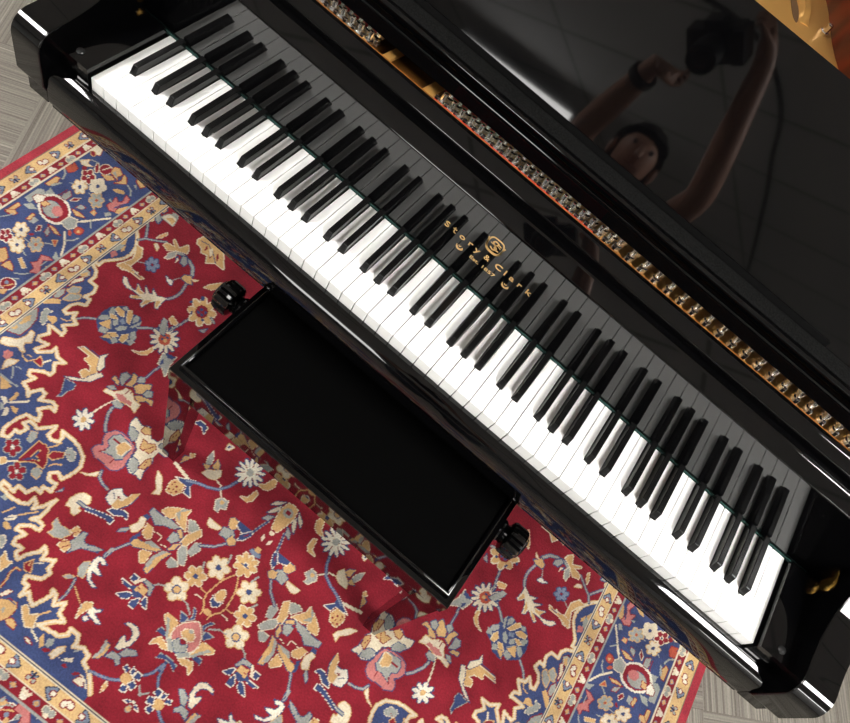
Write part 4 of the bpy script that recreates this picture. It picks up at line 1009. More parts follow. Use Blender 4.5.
nP|-19,-363,-16,-351,-26,-337,-18,-340,-11,-354
sL2.4|-54,-411,-50,-401,-38,-403,-35,-410
nP|-54,-411,-50,-401,-38,-403,-35,-410
cL2.8|-47,-437,-47,-425,-40,-415,-23,-419,-13,-426,-26,-430,-36,-426
gP|-47,-437,-47,-425,-40,-415,-23,-419,-13,-426,-26,-430,-36,-426
cL2.4|-28,-411,-23,-405,-2,-421,-11,-425
sP|-28,-411,-23,-405,-2,-421,-11,-425
nL2.9|-16,-409,-11,-397,-2,-404,12,-397,22,-404,5,-425
sP|-16,-409,-11,-397,-2,-404,12,-397,22,-404,5,-425
cL2.9|5,-425,16,-412,43,-393,33,-410,14,-424
sP|5,-425,16,-412,43,-393,33,-410,14,-424
cL2.9|17,-428,28,-419,42,-416,50,-425,52,-436,48,-429,26,-430
gP|17,-428,28,-419,42,-416,50,-425,52,-436,48,-429,26,-430
sL2.4|-21,-447,-19,-437,-3,-434,2,-439,-11,-442
nP|-21,-447,-19,-437,-3,-434,2,-439,-11,-442
sL2.4|5,-439,5,-432,18,-433,24,-446,14,-444
nP|5,-439,5,-432,18,-433,24,-446,14,-444
sL2.4|37,-411,42,-402,49,-402,53,-407
nP|37,-411,42,-402,49,-402,53,-407
gP|-49,-337,-54,-343,-63,-345,-71,-340,-73,-332,-68,-325,-59,-324,-51,-329
gP|-73,-356,-81,-354,-86,-346,-83,-338,-76,-334,-67,-336,-63,-344,-65,-352
gP|-101,-341,-101,-333,-95,-327,-86,-327,-79,-332,-79,-340,-85,-346,-94,-347
gP|-95,-312,-87,-309,-78,-313,-75,-322,-78,-329,-87,-332,-95,-328,-99,-319
gP|-63,-309,-57,-316,-59,-324,-66,-330,-75,-329,-80,-322,-79,-314,-72,-308
cP|-51,-336,-55,-341,-63,-342,-69,-338,-71,-332,-67,-327,-59,-326,-53,-330
cP|-73,-354,-80,-352,-83,-346,-81,-339,-75,-336,-69,-338,-65,-344,-67,-351
cP|-99,-340,-99,-334,-94,-329,-86,-329,-81,-333,-81,-339,-86,-344,-94,-345
cP|-94,-313,-87,-312,-80,-315,-77,-322,-80,-328,-86,-329,-93,-326,-96,-319
cP|-64,-311,-59,-316,-61,-323,-67,-328,-74,-327,-78,-322,-77,-315,-71,-310
gP|-69,-326,-67,-332,-70,-337,-77,-339,-83,-336,-85,-330,-82,-325,-75,-323
nP|-69,-325,-66,-330,-67,-334,-70,-338,-74,-340,-79,-340,-84,-337,-86,-333,-85,-328,-83,-324,-78,-322,-73,-323
gP|-71,-327,-69,-330,-69,-334,-71,-336,-75,-338,-79,-337,-82,-335,-83,-332,-83,-329,-81,-326,-77,-325,-74,-325
sS3.2|-115,-351,-111,-345,-97,-339
sS3.5|-57,-339,-42,-340,-24,-351
wL3.3|-171,-378,-155,-377,-143,-379,-151,-384,-162,-384
nP|-171,-378,-155,-377,-143,-379,-151,-384,-162,-384
wL3.3|-161,-404,-147,-391,-135,-387,-137,-399,-149,-406
nP|-161,-404,-147,-391,-135,-387,-137,-399,-149,-406
wL3.3|-127,-407,-130,-398,-120,-386,-116,-397,-116,-407
nP|-127,-407,-130,-398,-120,-386,-116,-397,-116,-407
wL3.3|-112,-392,-114,-378,-109,-378,-97,-394
nP|-112,-392,-114,-378,-109,-378,-97,-394
wL3.4|-160,-368,-161,-358,-148,-358,-151,-370
nP|-160,-368,-161,-358,-148,-358,-151,-370
nP|-150,-378,-133,-365,-116,-383,-131,-391
gP|-139,-381,-138,-363,-118,-366,-116,-379,-125,-377,-133,-379
rP|-137,-373,-133,-370,-130,-375
cP|-153,-371,-139,-351,-134,-353,-146,-372
nL2.9|-136,-358,-132,-352,-114,-353,-109,-371,-113,-372,-120,-361
sP|-136,-358,-132,-352,-114,-353,-109,-371,-113,-372,-120,-361
nL2.8|-109,-436,-104,-430,-87,-427,-75,-434,-72,-446,-74,-460,-86,-478,-92,-478,-96,-458,-94,-452,-84,-460,-80,-451,-84,-440,-96,-434
cP|-109,-436,-104,-430,-87,-427,-75,-434,-72,-446,-74,-460,-86,-478,-92,-478,-96,-458,-94,-452,-84,-460,-80,-451,-84,-440,-96,-434
nL3.3|-234,-397,-238,-383,-235,-373,-226,-371,-212,-376,-218,-380,-228,-378,-225,-389,-206,-397,-214,-400,-226,-400,-217,-414,-197,-419,-203,-422,-220,-417,-233,-405
wP|-234,-397,-238,-383,-235,-373,-226,-371,-212,-376,-218,-380,-228,-378,-225,-389,-206,-397,-214,-400,-226,-400,-217,-414,-197,-419,-203,-422,-220,-417,-233,-405
gL2.8|-239,-422,-249,-411,-249,-398,-240,-390,-234,-403,-228,-420
sP|-239,-422,-249,-411,-249,-398,-240,-390,-234,-403,-228,-420
gL2.7|-259,-439,-253,-430,-239,-427,-250,-438
sP|-259,-439,-253,-430,-239,-427,-250,-438
nS5.2|-229,-365,-227,-347
sS3.3|-229,-365,-227,-347
nS5.3|-238,-429,-233,-445,-230,-461,-232,-475
sS3.0|-238,-429,-233,-445,-230,-461,-232,-475
gS2.3|-229,-440,-216,-447,-200,-456
nL3.2|-176,-455,-176,-449,-167,-448,-159,-442,-160,-449,-167,-455,-144,-462,-149,-466,-176,-462
wP|-176,-455,-176,-449,-167,-448,-159,-442,-160,-449,-167,-455,-144,-462,-149,-466,-176,-462
nL3.2|-178,-472,-175,-466,-165,-469,-171,-476
wP|-178,-472,-175,-466,-165,-469,-171,-476
cL2.7|-186,-480,-195,-458,-192,-449,-181,-442,-177,-451,-183,-464
gP|-186,-480,-195,-458,-192,-449,-181,-442,-177,-451,-183,-464
sP|-191,-459,-190,-460,-190,-462,-191,-463,-192,-463,-193,-463,-195,-461,-196,-460,-197,-458,-196,-457,-195,-457,-193,-458
nL2.7|-113,-514,-109,-496,-114,-477,-103,-480,-99,-494,-103,-508
gP|-113,-514,-109,-496,-114,-477,-103,-480,-99,-494,-103,-508
sP|-114,-514,-111,-497,-115,-477,-106,-482,-105,-497,-108,-510
nL2.7|-97,-499,-92,-485,-75,-483,-67,-494,-70,-499,-79,-493
sP|-97,-499,-92,-485,-75,-483,-67,-494,-70,-499,-79,-493
nL2.8|-80,-481,-75,-467,-59,-460,-51,-465,-72,-482
sP|-80,-481,-75,-467,-59,-460,-51,-465,-72,-482
nS6.0|-101,-533,-78,-528,-61,-523,-43,-512
lS3.8|-101,-533,-78,-528,-61,-523,-43,-512
nS5.8|-17,-484,-7,-471,0,-444
lS3.5|-17,-484,-7,-471,0,-444
nS5.5|4,-443,10,-462,16,-482
sS3.1|4,-443,10,-462,16,-482
cL2.2|-59,-548,-64,-538,-63,-528,-56,-535
gP|-59,-548,-64,-538,-63,-528,-56,-535
gP|-30,-499,-28,-504,-28,-509,-32,-513,-37,-515,-43,-514,-47,-511,-50,-507,-49,-502,-46,-498,-41,-496,-35,-496
wL3.7|-56,-494,-54,-488,-46,-490,-46,-497
nP|-56,-494,-54,-488,-46,-490,-46,-497
wL3.7|-41,-493,-42,-484,-35,-486,-33,-495
nP|-41,-493,-42,-484,-35,-486,-33,-495
wL3.7|-30,-497,-29,-485,-20,-485,-19,-495
nP|-30,-497,-29,-485,-20,-485,-19,-495
wL3.7|-30,-511,-25,-501,-16,-505,-18,-515
nP|-30,-511,-25,-501,-16,-505,-18,-515
wL3.6|-35,-526,-36,-516,-27,-515,-25,-524
nP|-35,-526,-36,-516,-27,-515,-25,-524
sS3.0|-12,-499,-2,-511,1,-519
sS2.8|2,-514,12,-498
sL1.8|0,-549,-5,-542,0,-531,7,-539,4,-548
gP|0,-549,-5,-542,0,-531,7,-539,4,-548
wL2.7|-17,-535,-13,-531,-1,-527,-7,-534
nP|-17,-535,-13,-531,-1,-527,-7,-534
wL2.7|11,-534,5,-525,19,-534
nP|11,-534,5,-525,19,-534
nS5.1|47,-515,65,-524
sS2.8|47,-515,65,-524
sS4.0|-957,247,-938,233,-931,218
sS2.8|-913,222,-904,227
sS2.9|-864,232,-851,235
sS4.0|-830,213,-822,205
sS3.9|-824,316,-808,310,-798,298
sS2.9|-954,276,-945,292,-929,309,-913,314
gP|-878,245,-875,238,-877,231,-883,228,-890,231,-893,238,-891,245,-885,247
gP|-869,222,-873,218,-880,218,-887,223,-889,230,-886,235,-879,235,-872,229
gP|-881,209,-888,211,-893,218,-894,225,-890,229,-883,227,-878,220,-877,213
gP|-902,216,-905,223,-903,230,-897,233,-891,230,-888,223,-890,216,-896,214
gP|-911,239,-908,243,-901,243,-894,238,-891,231,-895,226,-902,226,-909,232
gP|-900,253,-893,251,-888,243,-887,235,-891,231,-897,234,-903,241,-904,249
cP|-880,243,-878,238,-880,233,-884,231,-888,233,-890,237,-889,242,-884,245
cP|-872,223,-874,220,-880,221,-885,224,-887,229,-884,232,-879,232,-874,228
cP|-882,211,-887,213,-890,218,-891,224,-889,227,-884,225,-881,220,-880,214
cP|-901,218,-903,223,-901,228,-897,230,-892,228,-890,223,-892,219,-896,216
cP|-909,238,-906,241,-901,240,-896,236,-894,232,-896,229,-902,229,-907,233
cP|-898,250,-894,248,-890,243,-889,237,-892,234,-896,236,-900,241,-901,247
nP|-888,234,-885,230,-886,226,-889,225,-893,227,-895,231,-894,235,-891,236
cP|-847,271,-845,262,-849,256,-857,256,-864,262,-866,271,-862,277,-854,277
cP|-846,242,-852,240,-861,244,-866,253,-864,260,-857,263,-849,258,-844,250
cP|-872,240,-878,247,-879,256,-874,262,-866,260,-860,253,-859,244,-864,239
cP|-890,268,-887,275,-879,276,-871,271,-867,262,-870,255,-878,254,-886,259
cP|-874,288,-866,284,-860,276,-860,267,-866,263,-874,266,-880,275,-880,283
cP|-849,270,-847,264,-851,259,-857,259,-862,263,-864,270,-860,274,-854,274
cP|-848,244,-853,243,-859,246,-863,253,-862,258,-857,260,-851,256,-847,250
cP|-871,242,-876,248,-876,254,-872,259,-867,258,-862,253,-862,246,-866,242
cP|-887,267,-885,272,-879,273,-872,269,-870,263,-872,258,-878,257,-884,261
cP|-873,285,-867,282,-863,276,-863,269,-867,266,-873,268,-877,275,-877,282
nP|-863,265,-861,261,-861,258,-865,256,-868,258,-870,262,-870,266,-866,267
gP|-826,244,-823,237,-825,230,-831,228,-838,231,-841,238,-839,244,-832,247
gP|-817,222,-820,217,-828,217,-835,222,-837,230,-834,234,-826,234,-819,229
gP|-829,208,-836,210,-841,217,-842,225,-838,229,-831,227,-826,220,-825,212
gP|-850,216,-854,223,-851,229,-845,232,-839,229,-835,222,-838,216,-844,213
gP|-859,238,-856,243,-849,243,-842,237,-839,230,-843,225,-850,226,-857,231
gP|-847,252,-840,250,-835,243,-834,235,-839,231,-845,233,-851,240,-851,248
sP|-827,242,-825,238,-827,233,-832,231,-836,232,-838,237,-836,242,-832,244
sP|-819,223,-822,220,-827,220,-833,224,-835,229,-832,232,-827,231,-821,227
sP|-830,210,-835,212,-838,217,-839,223,-837,226,-832,224,-828,219,-828,213
sP|-849,217,-851,222,-849,227,-845,229,-840,228,-838,223,-840,218,-844,216
sP|-857,237,-854,240,-849,240,-844,236,-842,231,-844,228,-850,229,-855,232
sP|-846,250,-842,248,-838,243,-837,237,-840,234,-844,235,-848,241,-849,247
oP|-836,233,-834,229,-835,227,-837,226,-840,227,-842,230,-841,233,-839,234
cP|-885,277,-883,269,-886,263,-893,262,-900,267,-903,275,-899,281,-892,282
cP|-882,250,-888,247,-895,251,-900,258,-900,266,-894,268,-886,265,-881,258
cP|-904,246,-910,252,-912,260,-908,266,-901,265,-895,259,-893,251,-897,246
cP|-922,270,-920,276,-913,278,-906,274,-902,266,-904,260,-910,258,-918,262
cP|-910,289,-903,287,-897,280,-896,272,-901,267,-908,269,-914,276,-915,285
rP|-887,275,-886,270,-888,266,-893,265,-898,268,-900,274,-897,278,-892,279
rP|-884,252,-888,250,-894,253,-898,258,-897,264,-893,265,-888,263,-884,257
rP|-904,249,-908,253,-909,259,-906,263,-901,263,-897,259,-896,253,-899,248
rP|-919,269,-918,274,-913,275,-907,272,-904,267,-906,262,-911,261,-916,264
rP|-909,286,-904,285,-900,279,-899,273,-902,270,-907,272,-912,277,-912,283
nP|-899,268,-898,266,-898,264,-900,263,-902,264,-903,267,-903,269,-901,269
rL3.4|-949,245,-957,266,-947,262,-949,272,-931,266,-930,253,-936,242
oP|-949,245,-957,266,-947,262,-949,272,-931,266,-930,253,-936,242
gL2.9|-944,287,-934,306,-930,293,-915,295,-926,285,-936,282
cP|-944,287,-934,306,-930,293,-915,295,-926,285,-936,282
rP|-920,282,-918,279,-917,276,-918,273,-921,271,-924,272,-927,273,-929,276,-929,280,-928,283,-925,284,-922,284
cL3.5|-902,302,-898,297,-896,292,-897,289,-900,289,-904,292,-909,297,-912,303,-914,308,-913,311,-911,310,-906,307
rP|-902,302,-898,297,-896,292,-897,289,-900,289,-904,292,-909,297,-912,303,-914,308,-913,311,-911,310,-906,307
cL4.2|-881,323,-877,316,-876,308,-879,301,-885,297,-892,297,-899,301,-903,308,-904,316,-900,323,-894,327,-887,327
rP|-881,323,-877,316,-876,308,-879,301,-885,297,-892,297,-899,301,-903,308,-904,316,-900,323,-894,327,-887,327
cS3.0|-893,306,-887,325
rL4.2|-876,314,-882,333,-871,339,-853,329,-858,317,-850,309
gP|-876,314,-882,333,-871,339,-853,329,-858,317,-850,309
sP|-874,317,-871,326,-853,312
rL2.4|-884,293,-867,309,-854,304,-865,290
gP|-884,293,-867,309,-854,304,-865,290
rL4.2|-848,298,-842,313,-851,332,-842,331,-828,316
gP|-848,298,-842,313,-851,332,-842,331,-828,316
gP|-838,280,-832,290,-818,297,-808,291,-823,281
rL4.9|-818,340,-822,349,-795,343,-799,333
gP|-818,340,-822,349,-795,343,-799,333
sP|-814,327,-813,335,-799,320
rL3.6|-954,326,-956,357,-936,349,-928,333,-940,324
cP|-954,326,-956,357,-936,349,-928,333,-940,324
gL3.6|-939,329,-937,326,-936,322,-937,320,-940,318,-943,319,-946,321,-948,324,-949,327,-948,330,-945,331,-942,331
rP|-939,329,-937,326,-936,322,-937,320,-940,318,-943,319,-946,321,-948,324,-949,327,-948,330,-945,331,-942,331
rL4.1|-814,238,-811,252,-816,270,-803,262,-796,270,-804,291,-791,288,-788,274,-794,255,-789,237,-799,231
pP|-814,238,-811,252,-816,270,-803,262,-796,270,-804,291,-791,288,-788,274,-794,255,-789,237,-799,231
gP|-786,235,-790,247,-780,271,-776,270,-778,239
nS2.6|-796,244,-793,262,-784,278
sP|-801,217,-795,227,-785,225,-792,211
sP|-822,252,-821,258,-811,252
oL3.4|-821,195,-822,205,-813,204,-811,195
gP|-821,195,-822,205,-813,204,-811,195
cS4.2|-818,162,-803,182,-792,200,-782,216
rL2.8|-853,181,-851,195,-839,197,-840,187
sP|-853,181,-851,195,-839,197,-840,187
cL3.4|-874,186,-874,197,-864,208,-865,196
rP|-874,186,-874,197,-864,208,-865,196
rL3.4|-856,172,-837,177,-819,175,-837,165
gP|-856,172,-837,177,-819,175,-837,165
sP|-932,105,-924,119,-902,117,-915,103
sP|-944,119,-945,135,-945,158,-934,166,-914,154,-929,131,-926,117
sP|-926,163,-929,180,-911,175,-901,158,-911,152
wP|-838,146,-837,127,-848,113,-867,107,-889,110,-909,122,-921,140,-922,159,-911,174,-892,181,-870,177,-850,164
rP|-843,146,-843,130,-852,118,-869,113,-888,115,-905,126,-915,141,-916,156,-907,169,-890,174,-871,172,-853,161
nL2.2|-859,141,-858,131,-865,123,-876,119,-888,121,-900,128,-907,138,-907,148,-901,156,-890,160,-877,158,-865,151
sP|-859,141,-858,131,-865,123,-876,119,-888,121,-900,128,-907,138,-907,148,-901,156,-890,160,-877,158,-865,151
pP|-858,146,-857,139,-860,134,-866,131,-873,132,-880,135,-884,142,-885,148,-883,154,-877,157,-870,156,-863,152
rL3.8|-933,132,-933,146,-918,155,-911,140,-917,128
wP|-933,132,-933,146,-918,155,-911,140,-917,128
rL3.8|-912,134,-909,146,-896,147,-899,132
gP|-912,134,-909,146,-896,147,-899,132
rL3.9|-945,181,-945,211,-937,215,-932,203,-935,182
gP|-945,181,-945,211,-937,215,-932,203,-935,182
sP|-936,187,-928,207,-922,209,-930,185
rL3.7|-943,64,-942,99,-933,98,-934,64
gP|-943,64,-942,99,-933,98,-934,64
rL2.8|-898,190,-895,206,-882,197,-883,179,-894,177
sP|-898,190,-895,206,-882,197,-883,179,-894,177
rS2.5|-903,178,-901,204
cL4.4|-843,128,-844,152,-826,158,-813,140,-821,125
sP|-843,128,-844,152,-826,158,-813,140,-821,125
sP|-891,79,-894,98,-879,98,-878,83
cL2.7|-861,72,-870,86,-864,91,-856,80
rP|-861,72,-870,86,-864,91,-856,80
rL3.2|-848,84,-853,100,-839,89,-836,79
sP|-848,84,-853,100,-839,89,-836,79
rL3.8|-857,104,-842,107,-819,101,-831,97
gP|-857,104,-842,107,-819,101,-831,97
cS4.5|-821,156,-813,164,-802,185,-781,215
cS4.4|-820,115,-797,93,-779,65
sS3.3|-802,99,-791,111,-788,124
sS3.1|-806,181,-791,164
rL3.9|-795,146,-793,142,-792,136,-795,132,-799,129,-804,129,-808,132,-810,136,-811,141,-809,146,-804,148,-800,149
oP|-795,146,-793,142,-792,136,-795,132,-799,129,-804,129,-808,132,-810,136,-811,141,-809,146,-804,148,-800,149
gP|-799,139,-798,137,-797,135,-798,134,-800,133,-802,133,-803,134,-805,136,-805,138,-804,140,-803,141,-801,140
oP|-808,124,-806,120,-804,117,-805,115,-807,115,-810,116,-813,118,-816,121,-817,124,-816,126,-814,127,-811,126
gP|-872,66,-869,59,-871,53,-877,50,-883,53,-887,59,-885,66,-879,68
gP|-863,44,-866,40,-874,40,-880,45,-883,52,-880,56,-872,56,-865,51
gP|-875,31,-881,33,-887,40,-888,47,-884,51,-877,49,-872,42,-871,35
gP|-896,39,-899,45,-897,52,-891,54,-885,51,-881,45,-883,39,-889,36
gP|-905,60,-902,64,-895,64,-888,59,-885,53,-889,48,-896,48,-903,53
gP|-893,73,-887,71,-881,65,-881,57,-885,53,-891,55,-897,62,-897,69
cP|-873,64,-871,59,-873,55,-878,53,-882,54,-884,59,-882,64,-878,66
cP|-865,45,-868,43,-873,43,-879,46,-880,51,-878,54,-872,53,-867,50
cP|-876,34,-880,35,-884,40,-885,46,-882,49,-878,47,-874,42,-873,36
cP|-895,40,-897,45,-895,49,-891,52,-886,50,-884,45,-886,41,-890,39
cP|-903,59,-900,62,-895,61,-890,58,-888,53,-890,51,-896,51,-901,54
cP|-892,71,-888,69,-884,64,-883,59,-886,56,-890,57,-894,62,-895,68
nP|-881,55,-879,52,-880,49,-883,48,-887,49,-889,53,-888,56,-885,57
gP|-844,28,-842,22,-845,16,-852,15,-859,19,-861,25,-857,31,-850,32
gP|-839,7,-843,3,-851,5,-857,11,-858,18,-854,21,-846,19,-840,13
gP|-854,-3,-861,0,-865,7,-864,14,-859,17,-853,14,-849,7,-849,0
gP|-875,8,-877,15,-874,21,-867,22,-860,18,-858,11,-862,6,-869,5
gP|-880,30,-876,33,-868,32,-862,26,-861,19,-865,16,-873,17,-879,23
gP|-865,40,-858,37,-854,29,-855,22,-860,19,-866,23,-870,30,-870,37
cP|-846,27,-844,22,-847,18,-852,17,-857,20,-858,25,-855,29,-850,30
cP|-841,8,-844,6,-850,7,-855,12,-856,16,-853,18,-847,17,-842,13
cP|-855,-1,-859,2,-862,7,-862,13,-859,15,-854,12,-851,7,-851,1
cP|-873,10,-874,14,-872,18,-867,19,-862,17,-861,12,-864,8,-869,7
cP|-878,29,-875,31,-869,29,-864,25,-863,20,-866,18,-872,20,-877,24
cP|-864,37,-860,35,-857,29,-857,24,-860,22,-865,24,-868,30,-867,35
nP|-857,21,-855,18,-856,15,-859,14,-862,16,-864,19,-863,22,-860,23
gP|-823,59,-820,53,-822,47,-828,45,-834,47,-837,54,-835,60,-829,62
gP|-814,39,-818,35,-825,35,-831,40,-834,46,-830,51,-823,50,-817,46
gP|-826,27,-832,29,-837,35,-838,42,-834,46,-828,44,-823,38,-822,30
gP|-846,34,-849,40,-847,46,-841,49,-835,46,-832,40,-834,34,-840,31
gP|-855,54,-851,58,-844,58,-838,53,-835,47,-839,43,-846,43,-852,48
gP|-843,67,-837,65,-832,58,-831,51,-835,48,-841,50,-846,56,-847,63
sP|-824,58,-822,54,-824,49,-828,47,-832,49,-834,53,-833,57,-829,59
sP|-817,40,-819,38,-824,38,-829,41,-831,45,-829,48,-823,48,-819,45
sP|-827,29,-831,31,-835,35,-835,41,-833,43,-829,42,-825,37,-825,32
sP|-845,36,-846,40,-845,44,-841,46,-836,45,-835,40,-836,36,-840,34
sP|-852,53,-850,56,-845,55,-840,52,-838,48,-840,45,-845,46,-850,49
sP|-842,64,-838,63,-834,58,-833,53,-836,50,-840,52,-844,56,-844,62
oP|-832,49,-831,46,-831,44,-834,43,-837,44,-838,47,-837,50,-835,50
wP|-879,28,-876,21,-879,16,-886,15,-892,19,-894,26,-891,31,-885,32
wP|-876,6,-881,4,-888,6,-892,12,-892,19,-887,21,-880,18,-875,12
wP|-896,2,-901,7,-903,14,-899,19,-893,18,-887,13,-886,7,-889,2
wP|-911,22,-910,28,-904,29,-897,26,-893,19,-895,14,-901,12,-908,16
wP|-901,38,-894,36,-889,30,-889,23,-893,20,-899,22,-905,27,-905,34
rP|-881,27,-879,22,-881,19,-886,18,-890,21,-892,25,-889,29,-885,29
rP|-878,8,-881,6,-886,8,-890,13,-890,17,-886,18,-881,16,-878,12
rP|-895,4,-899,8,-900,13,-897,16,-893,16,-889,13,-888,8,-891,4
rP|-909,22,-908,25,-903,26,-898,24,-896,20,-897,16,-901,15,-906,17
rP|-900,35,-895,34,-892,30,-891,25,-894,22,-898,24,-902,28,-903,33
nP|-891,21,-890,19,-890,17,-892,17,-894,18,-895,19,-894,21,-893,22
rP|-857,63,-857,61,-857,59,-858,57,-861,55,-863,55,-865,55,-865,57,-865,59,-864,62,-861,63,-859,64
rL4.0|-882,-20,-875,-13,-870,-3,-847,-18,-846,-32,-854,-46
gP|-882,-20,-875,-13,-870,-3,-847,-18,-846,-32,-854,-46
rL4.0|-841,-41,-840,-21,-823,-27,-817,-35
gP|-841,-41,-840,-21,-823,-27,-817,-35
cL2.1|-831,-5,-829,2,-803,-10,-808,-16
gP|-831,-5,-829,2,-803,-10,-808,-16
gL3.2|-821,80,-813,87,-806,73
oP|-821,80,-813,87,-806,73
sS3.2|-824,64,-813,72
sS2.9|-861,41,-846,42
sS2.9|-843,17,-828,12
rL3.6|-806,7,-799,18,-806,36,-791,43,-782,42,-795,29,-786,13,-775,-1,-790,-12,-792,1
pP|-806,7,-799,18,-806,36,-791,43,-782,42,-795,29,-786,13,-775,-1,-790,-12,-792,1
sP|-787,47,-793,64,-778,57,-778,46
gP|-779,20,-776,43,-772,47,-774,20
sS2.4|-788,15,-787,32
sS3.0|-809,-36,-796,-27,-788,-14
wL4.0|-788,-53,-784,-59,-784,-67,-787,-73,-794,-77,-801,-78,-808,-74,-812,-68,-812,-60,-809,-54,-802,-50,-795,-49
rP|-788,-53,-784,-59,-784,-67,-787,-73,-794,-77,-801,-78,-808,-74,-812,-68,-812,-60,-809,-54,-802,-50,-795,-49
lP|-799,-60,-798,-62,-798,-65,-798,-66,-800,-67,-803,-67,-805,-66,-806,-64,-807,-62,-806,-60,-804,-59,-802,-59
gS2.5|-800,-75,-790,-57
rL2.0|-804,-89,-788,-73,-784,-87,-797,-95
gP|-804,-89,-788,-73,-784,-87,-797,-95
sS2.5|-801,-47,-791,-39
rL3.7|-945,66,-933,80,-922,77,-924,68,-937,65
gP|-945,66,-933,80,-922,77,-924,68,-937,65
rL3.2|-899,81,-901,101,-895,102,-891,84
gP|-899,81,-901,101,-895,102,-891,84
sS2.6|-938,45,-930,59,-925,73
rL3.3|-155,-648,-155,-637,-144,-633,-132,-637,-120,-650,-132,-662,-136,-650
pP|-155,-648,-155,-637,-144,-633,-132,-637,-120,-650,-132,-662,-136,-650
sS2.9|-177,-658,-169,-649,-160,-646
gP|-158,-670,-156,-663,-146,-667,-152,-676
sP|-146,-659,-144,-648,-137,-648,-141,-658
sL2.1|-128,-634,-118,-630,-107,-635,-115,-638
nP|-128,-634,-118,-630,-107,-635,-115,-638
sP|-186,-649,-183,-641,-178,-646,-182,-653
"""
def rug_shapes():
    out = []
    for ln in RUG.strip().split('\n'):
        h, p = ln.split('|'); v = [int(q) for q in p.split(',')]
        out.append((h[0], h[1], list(zip(v[::2], v[1::2])), float(h[2:] or 0)))
    return out
A = rug_paint(rug_shapes(), 752)
def lin(c): c = c / 255; return c / 12.92 if c <= .04045 else ((c + .055) / 1.055) ** 2.4
PALL = np.array([[lin(c) for c in PAL[k]] for k in KEYS])
def rug_cols(s, t):
    i = np.minimum(((HS - np.abs(s)) / DS).astype(int), NS - 1); tq = np.where(t > TM, 2 * TM - t, t)
    j = np.clip(((tq - T0) / DS).astype(int), 0, NT - 1); return PALL[A[j, np.clip(i, 0, NS - 1)]]
def grid(s, t, base):
    ss, tt = np.meshgrid(s, t); nx, ny = len(s), len(t)
    idx = np.arange(nx * ny).reshape(ny, nx) + base
    q = np.stack([idx[:-1, :-1], idx[:-1, 1:], idx[1:, 1:], idx[1:, :-1]], -1).reshape(-1, 4)
    return np.stack([ss.ravel(), tt.ravel()], 1), q
TE = T0; TFAR = 2 * TM - T0; TSPLIT = .42
g1, q1 = grid(np.linspace(-HS, HS, 2 * NS + 1), np.arange(T0, TSPLIT + DS, DS), 0)
tl = g1[:, 1].max()
g2, q2 = grid(np.linspace(-HS, HS, 236), np.linspace(tl, TFAR, 180), len(g1))
rng = np.random.default_rng(3)
V = np.concatenate([g1, g2]); Z = .008 + rng.normal(0, .00012, len(V))
colr = rug_cols(V[:, 0], V[:, 1])
n0 = len(V)
rim = np.array([(-HS, TE), (HS, TE), (HS, TFAR), (-HS, TFAR)])
vs = np.concatenate([np.column_stack([V, Z]), np.column_stack([rim, np.full(4, .0079)]), np.column_stack([rim * 1.001, np.full(4, .0005)])])
qs = np.concatenate([q1, q2, np.array([[n0 + (k + 1) % 4, n0 + k, n0 + 4 + k, n0 + 4 + (k + 1) % 4] for k in range(4)])])
colr = np.concatenate([colr, np.tile(PALL[KEYS.index('R')], (8, 1))])
me = bpy.data.meshes.new('rug'); me.vertices.add(len(vs)); me.vertices.foreach_set('co', vs.astype(np.float32).ravel())
me.loops.add(qs.size); me.loops.foreach_set('vertex_index', qs.astype(np.int32).ravel())
me.polygons.add(len(qs)); me.polygons.foreach_set('loop_start', np.arange(0, qs.size, 4, dtype=np.int32))
me.update(calc_edges=True)
ca = me.color_attributes.new('knots', 'FLOAT_COLOR', 'POINT'); ca.data.foreach_set('color', np.column_stack([colr, np.ones(len(colr))]).astype(np.float32).ravel())
me.materials.append(M['rug'])
rug = bpy.data.objects.new('oriental_rug', me); COL.objects.link(rug)
TH = math.radians(2); rug.rotation_euler = (0, 0, TH); rug.location = (-.022 + .008 * math.cos(TH), .008 * math.sin(TH), 0)
tag(rug, 'red oriental rug with navy floral border lying under the bench and piano', 'rug')

# ------------------------------------------------------------------ grand piano
H = .735                                  # height of the white key tops
KW = 1.225 / 52
piano = thing('grand_piano', 'polished black grand piano with open keyboard and raised music desk', 'piano')
OFF = {3: -.0025, 4: .0025, 6: -.003, 0: 0., 1: .003}
def bx_(b): return b * KW - .6125 + OFF[b % 7]
def has_black(b): return 0 < b < 51 and b % 7 in OFF
keymesh = {}
def white_key(i):
    lb, rb = has_black(i), has_black(i + 1)
    kind = (OFF[i % 7] if lb else None, OFF[(i + 1) % 7] if rb else None)
    x0 = i * KW - .6125
    if kind not in keymesh:
        g = .00066; W = KW - g; hb = .0069
        xl = (kind[0] + hb) if lb else g; xr = (KW + kind[1] - hb) if rb else W
        pts = [(g, 0), (W, 0)] + ([(W, .049), (xr, .049)] if rb else []) + [(xr, .1515), (xl, .1515)] + ([(xl, .049), (g, .049)] if lb else [])
        bm = prism(pts, H - .034, H, 'z')
        top = [e for e in bm.edges if all(abs(v.co.z - H) < 1e-6 for v in e.verts)] + [e for e in bm.edges if all(v.co.y < 1e-6 for v in e.verts) and abs(e.verts[0].co.z - e.verts[1].co.z) > .01]
        bev(bm, .0007, 2, top)
        o = obj('white_key', bm, M['ivory'], piano, 30, (x0, 0, 0)); keymesh[kind] = o
    else: dup(keymesh[kind], (x0, 0, 0))
for i in range(52): white_key(i)
bk = None
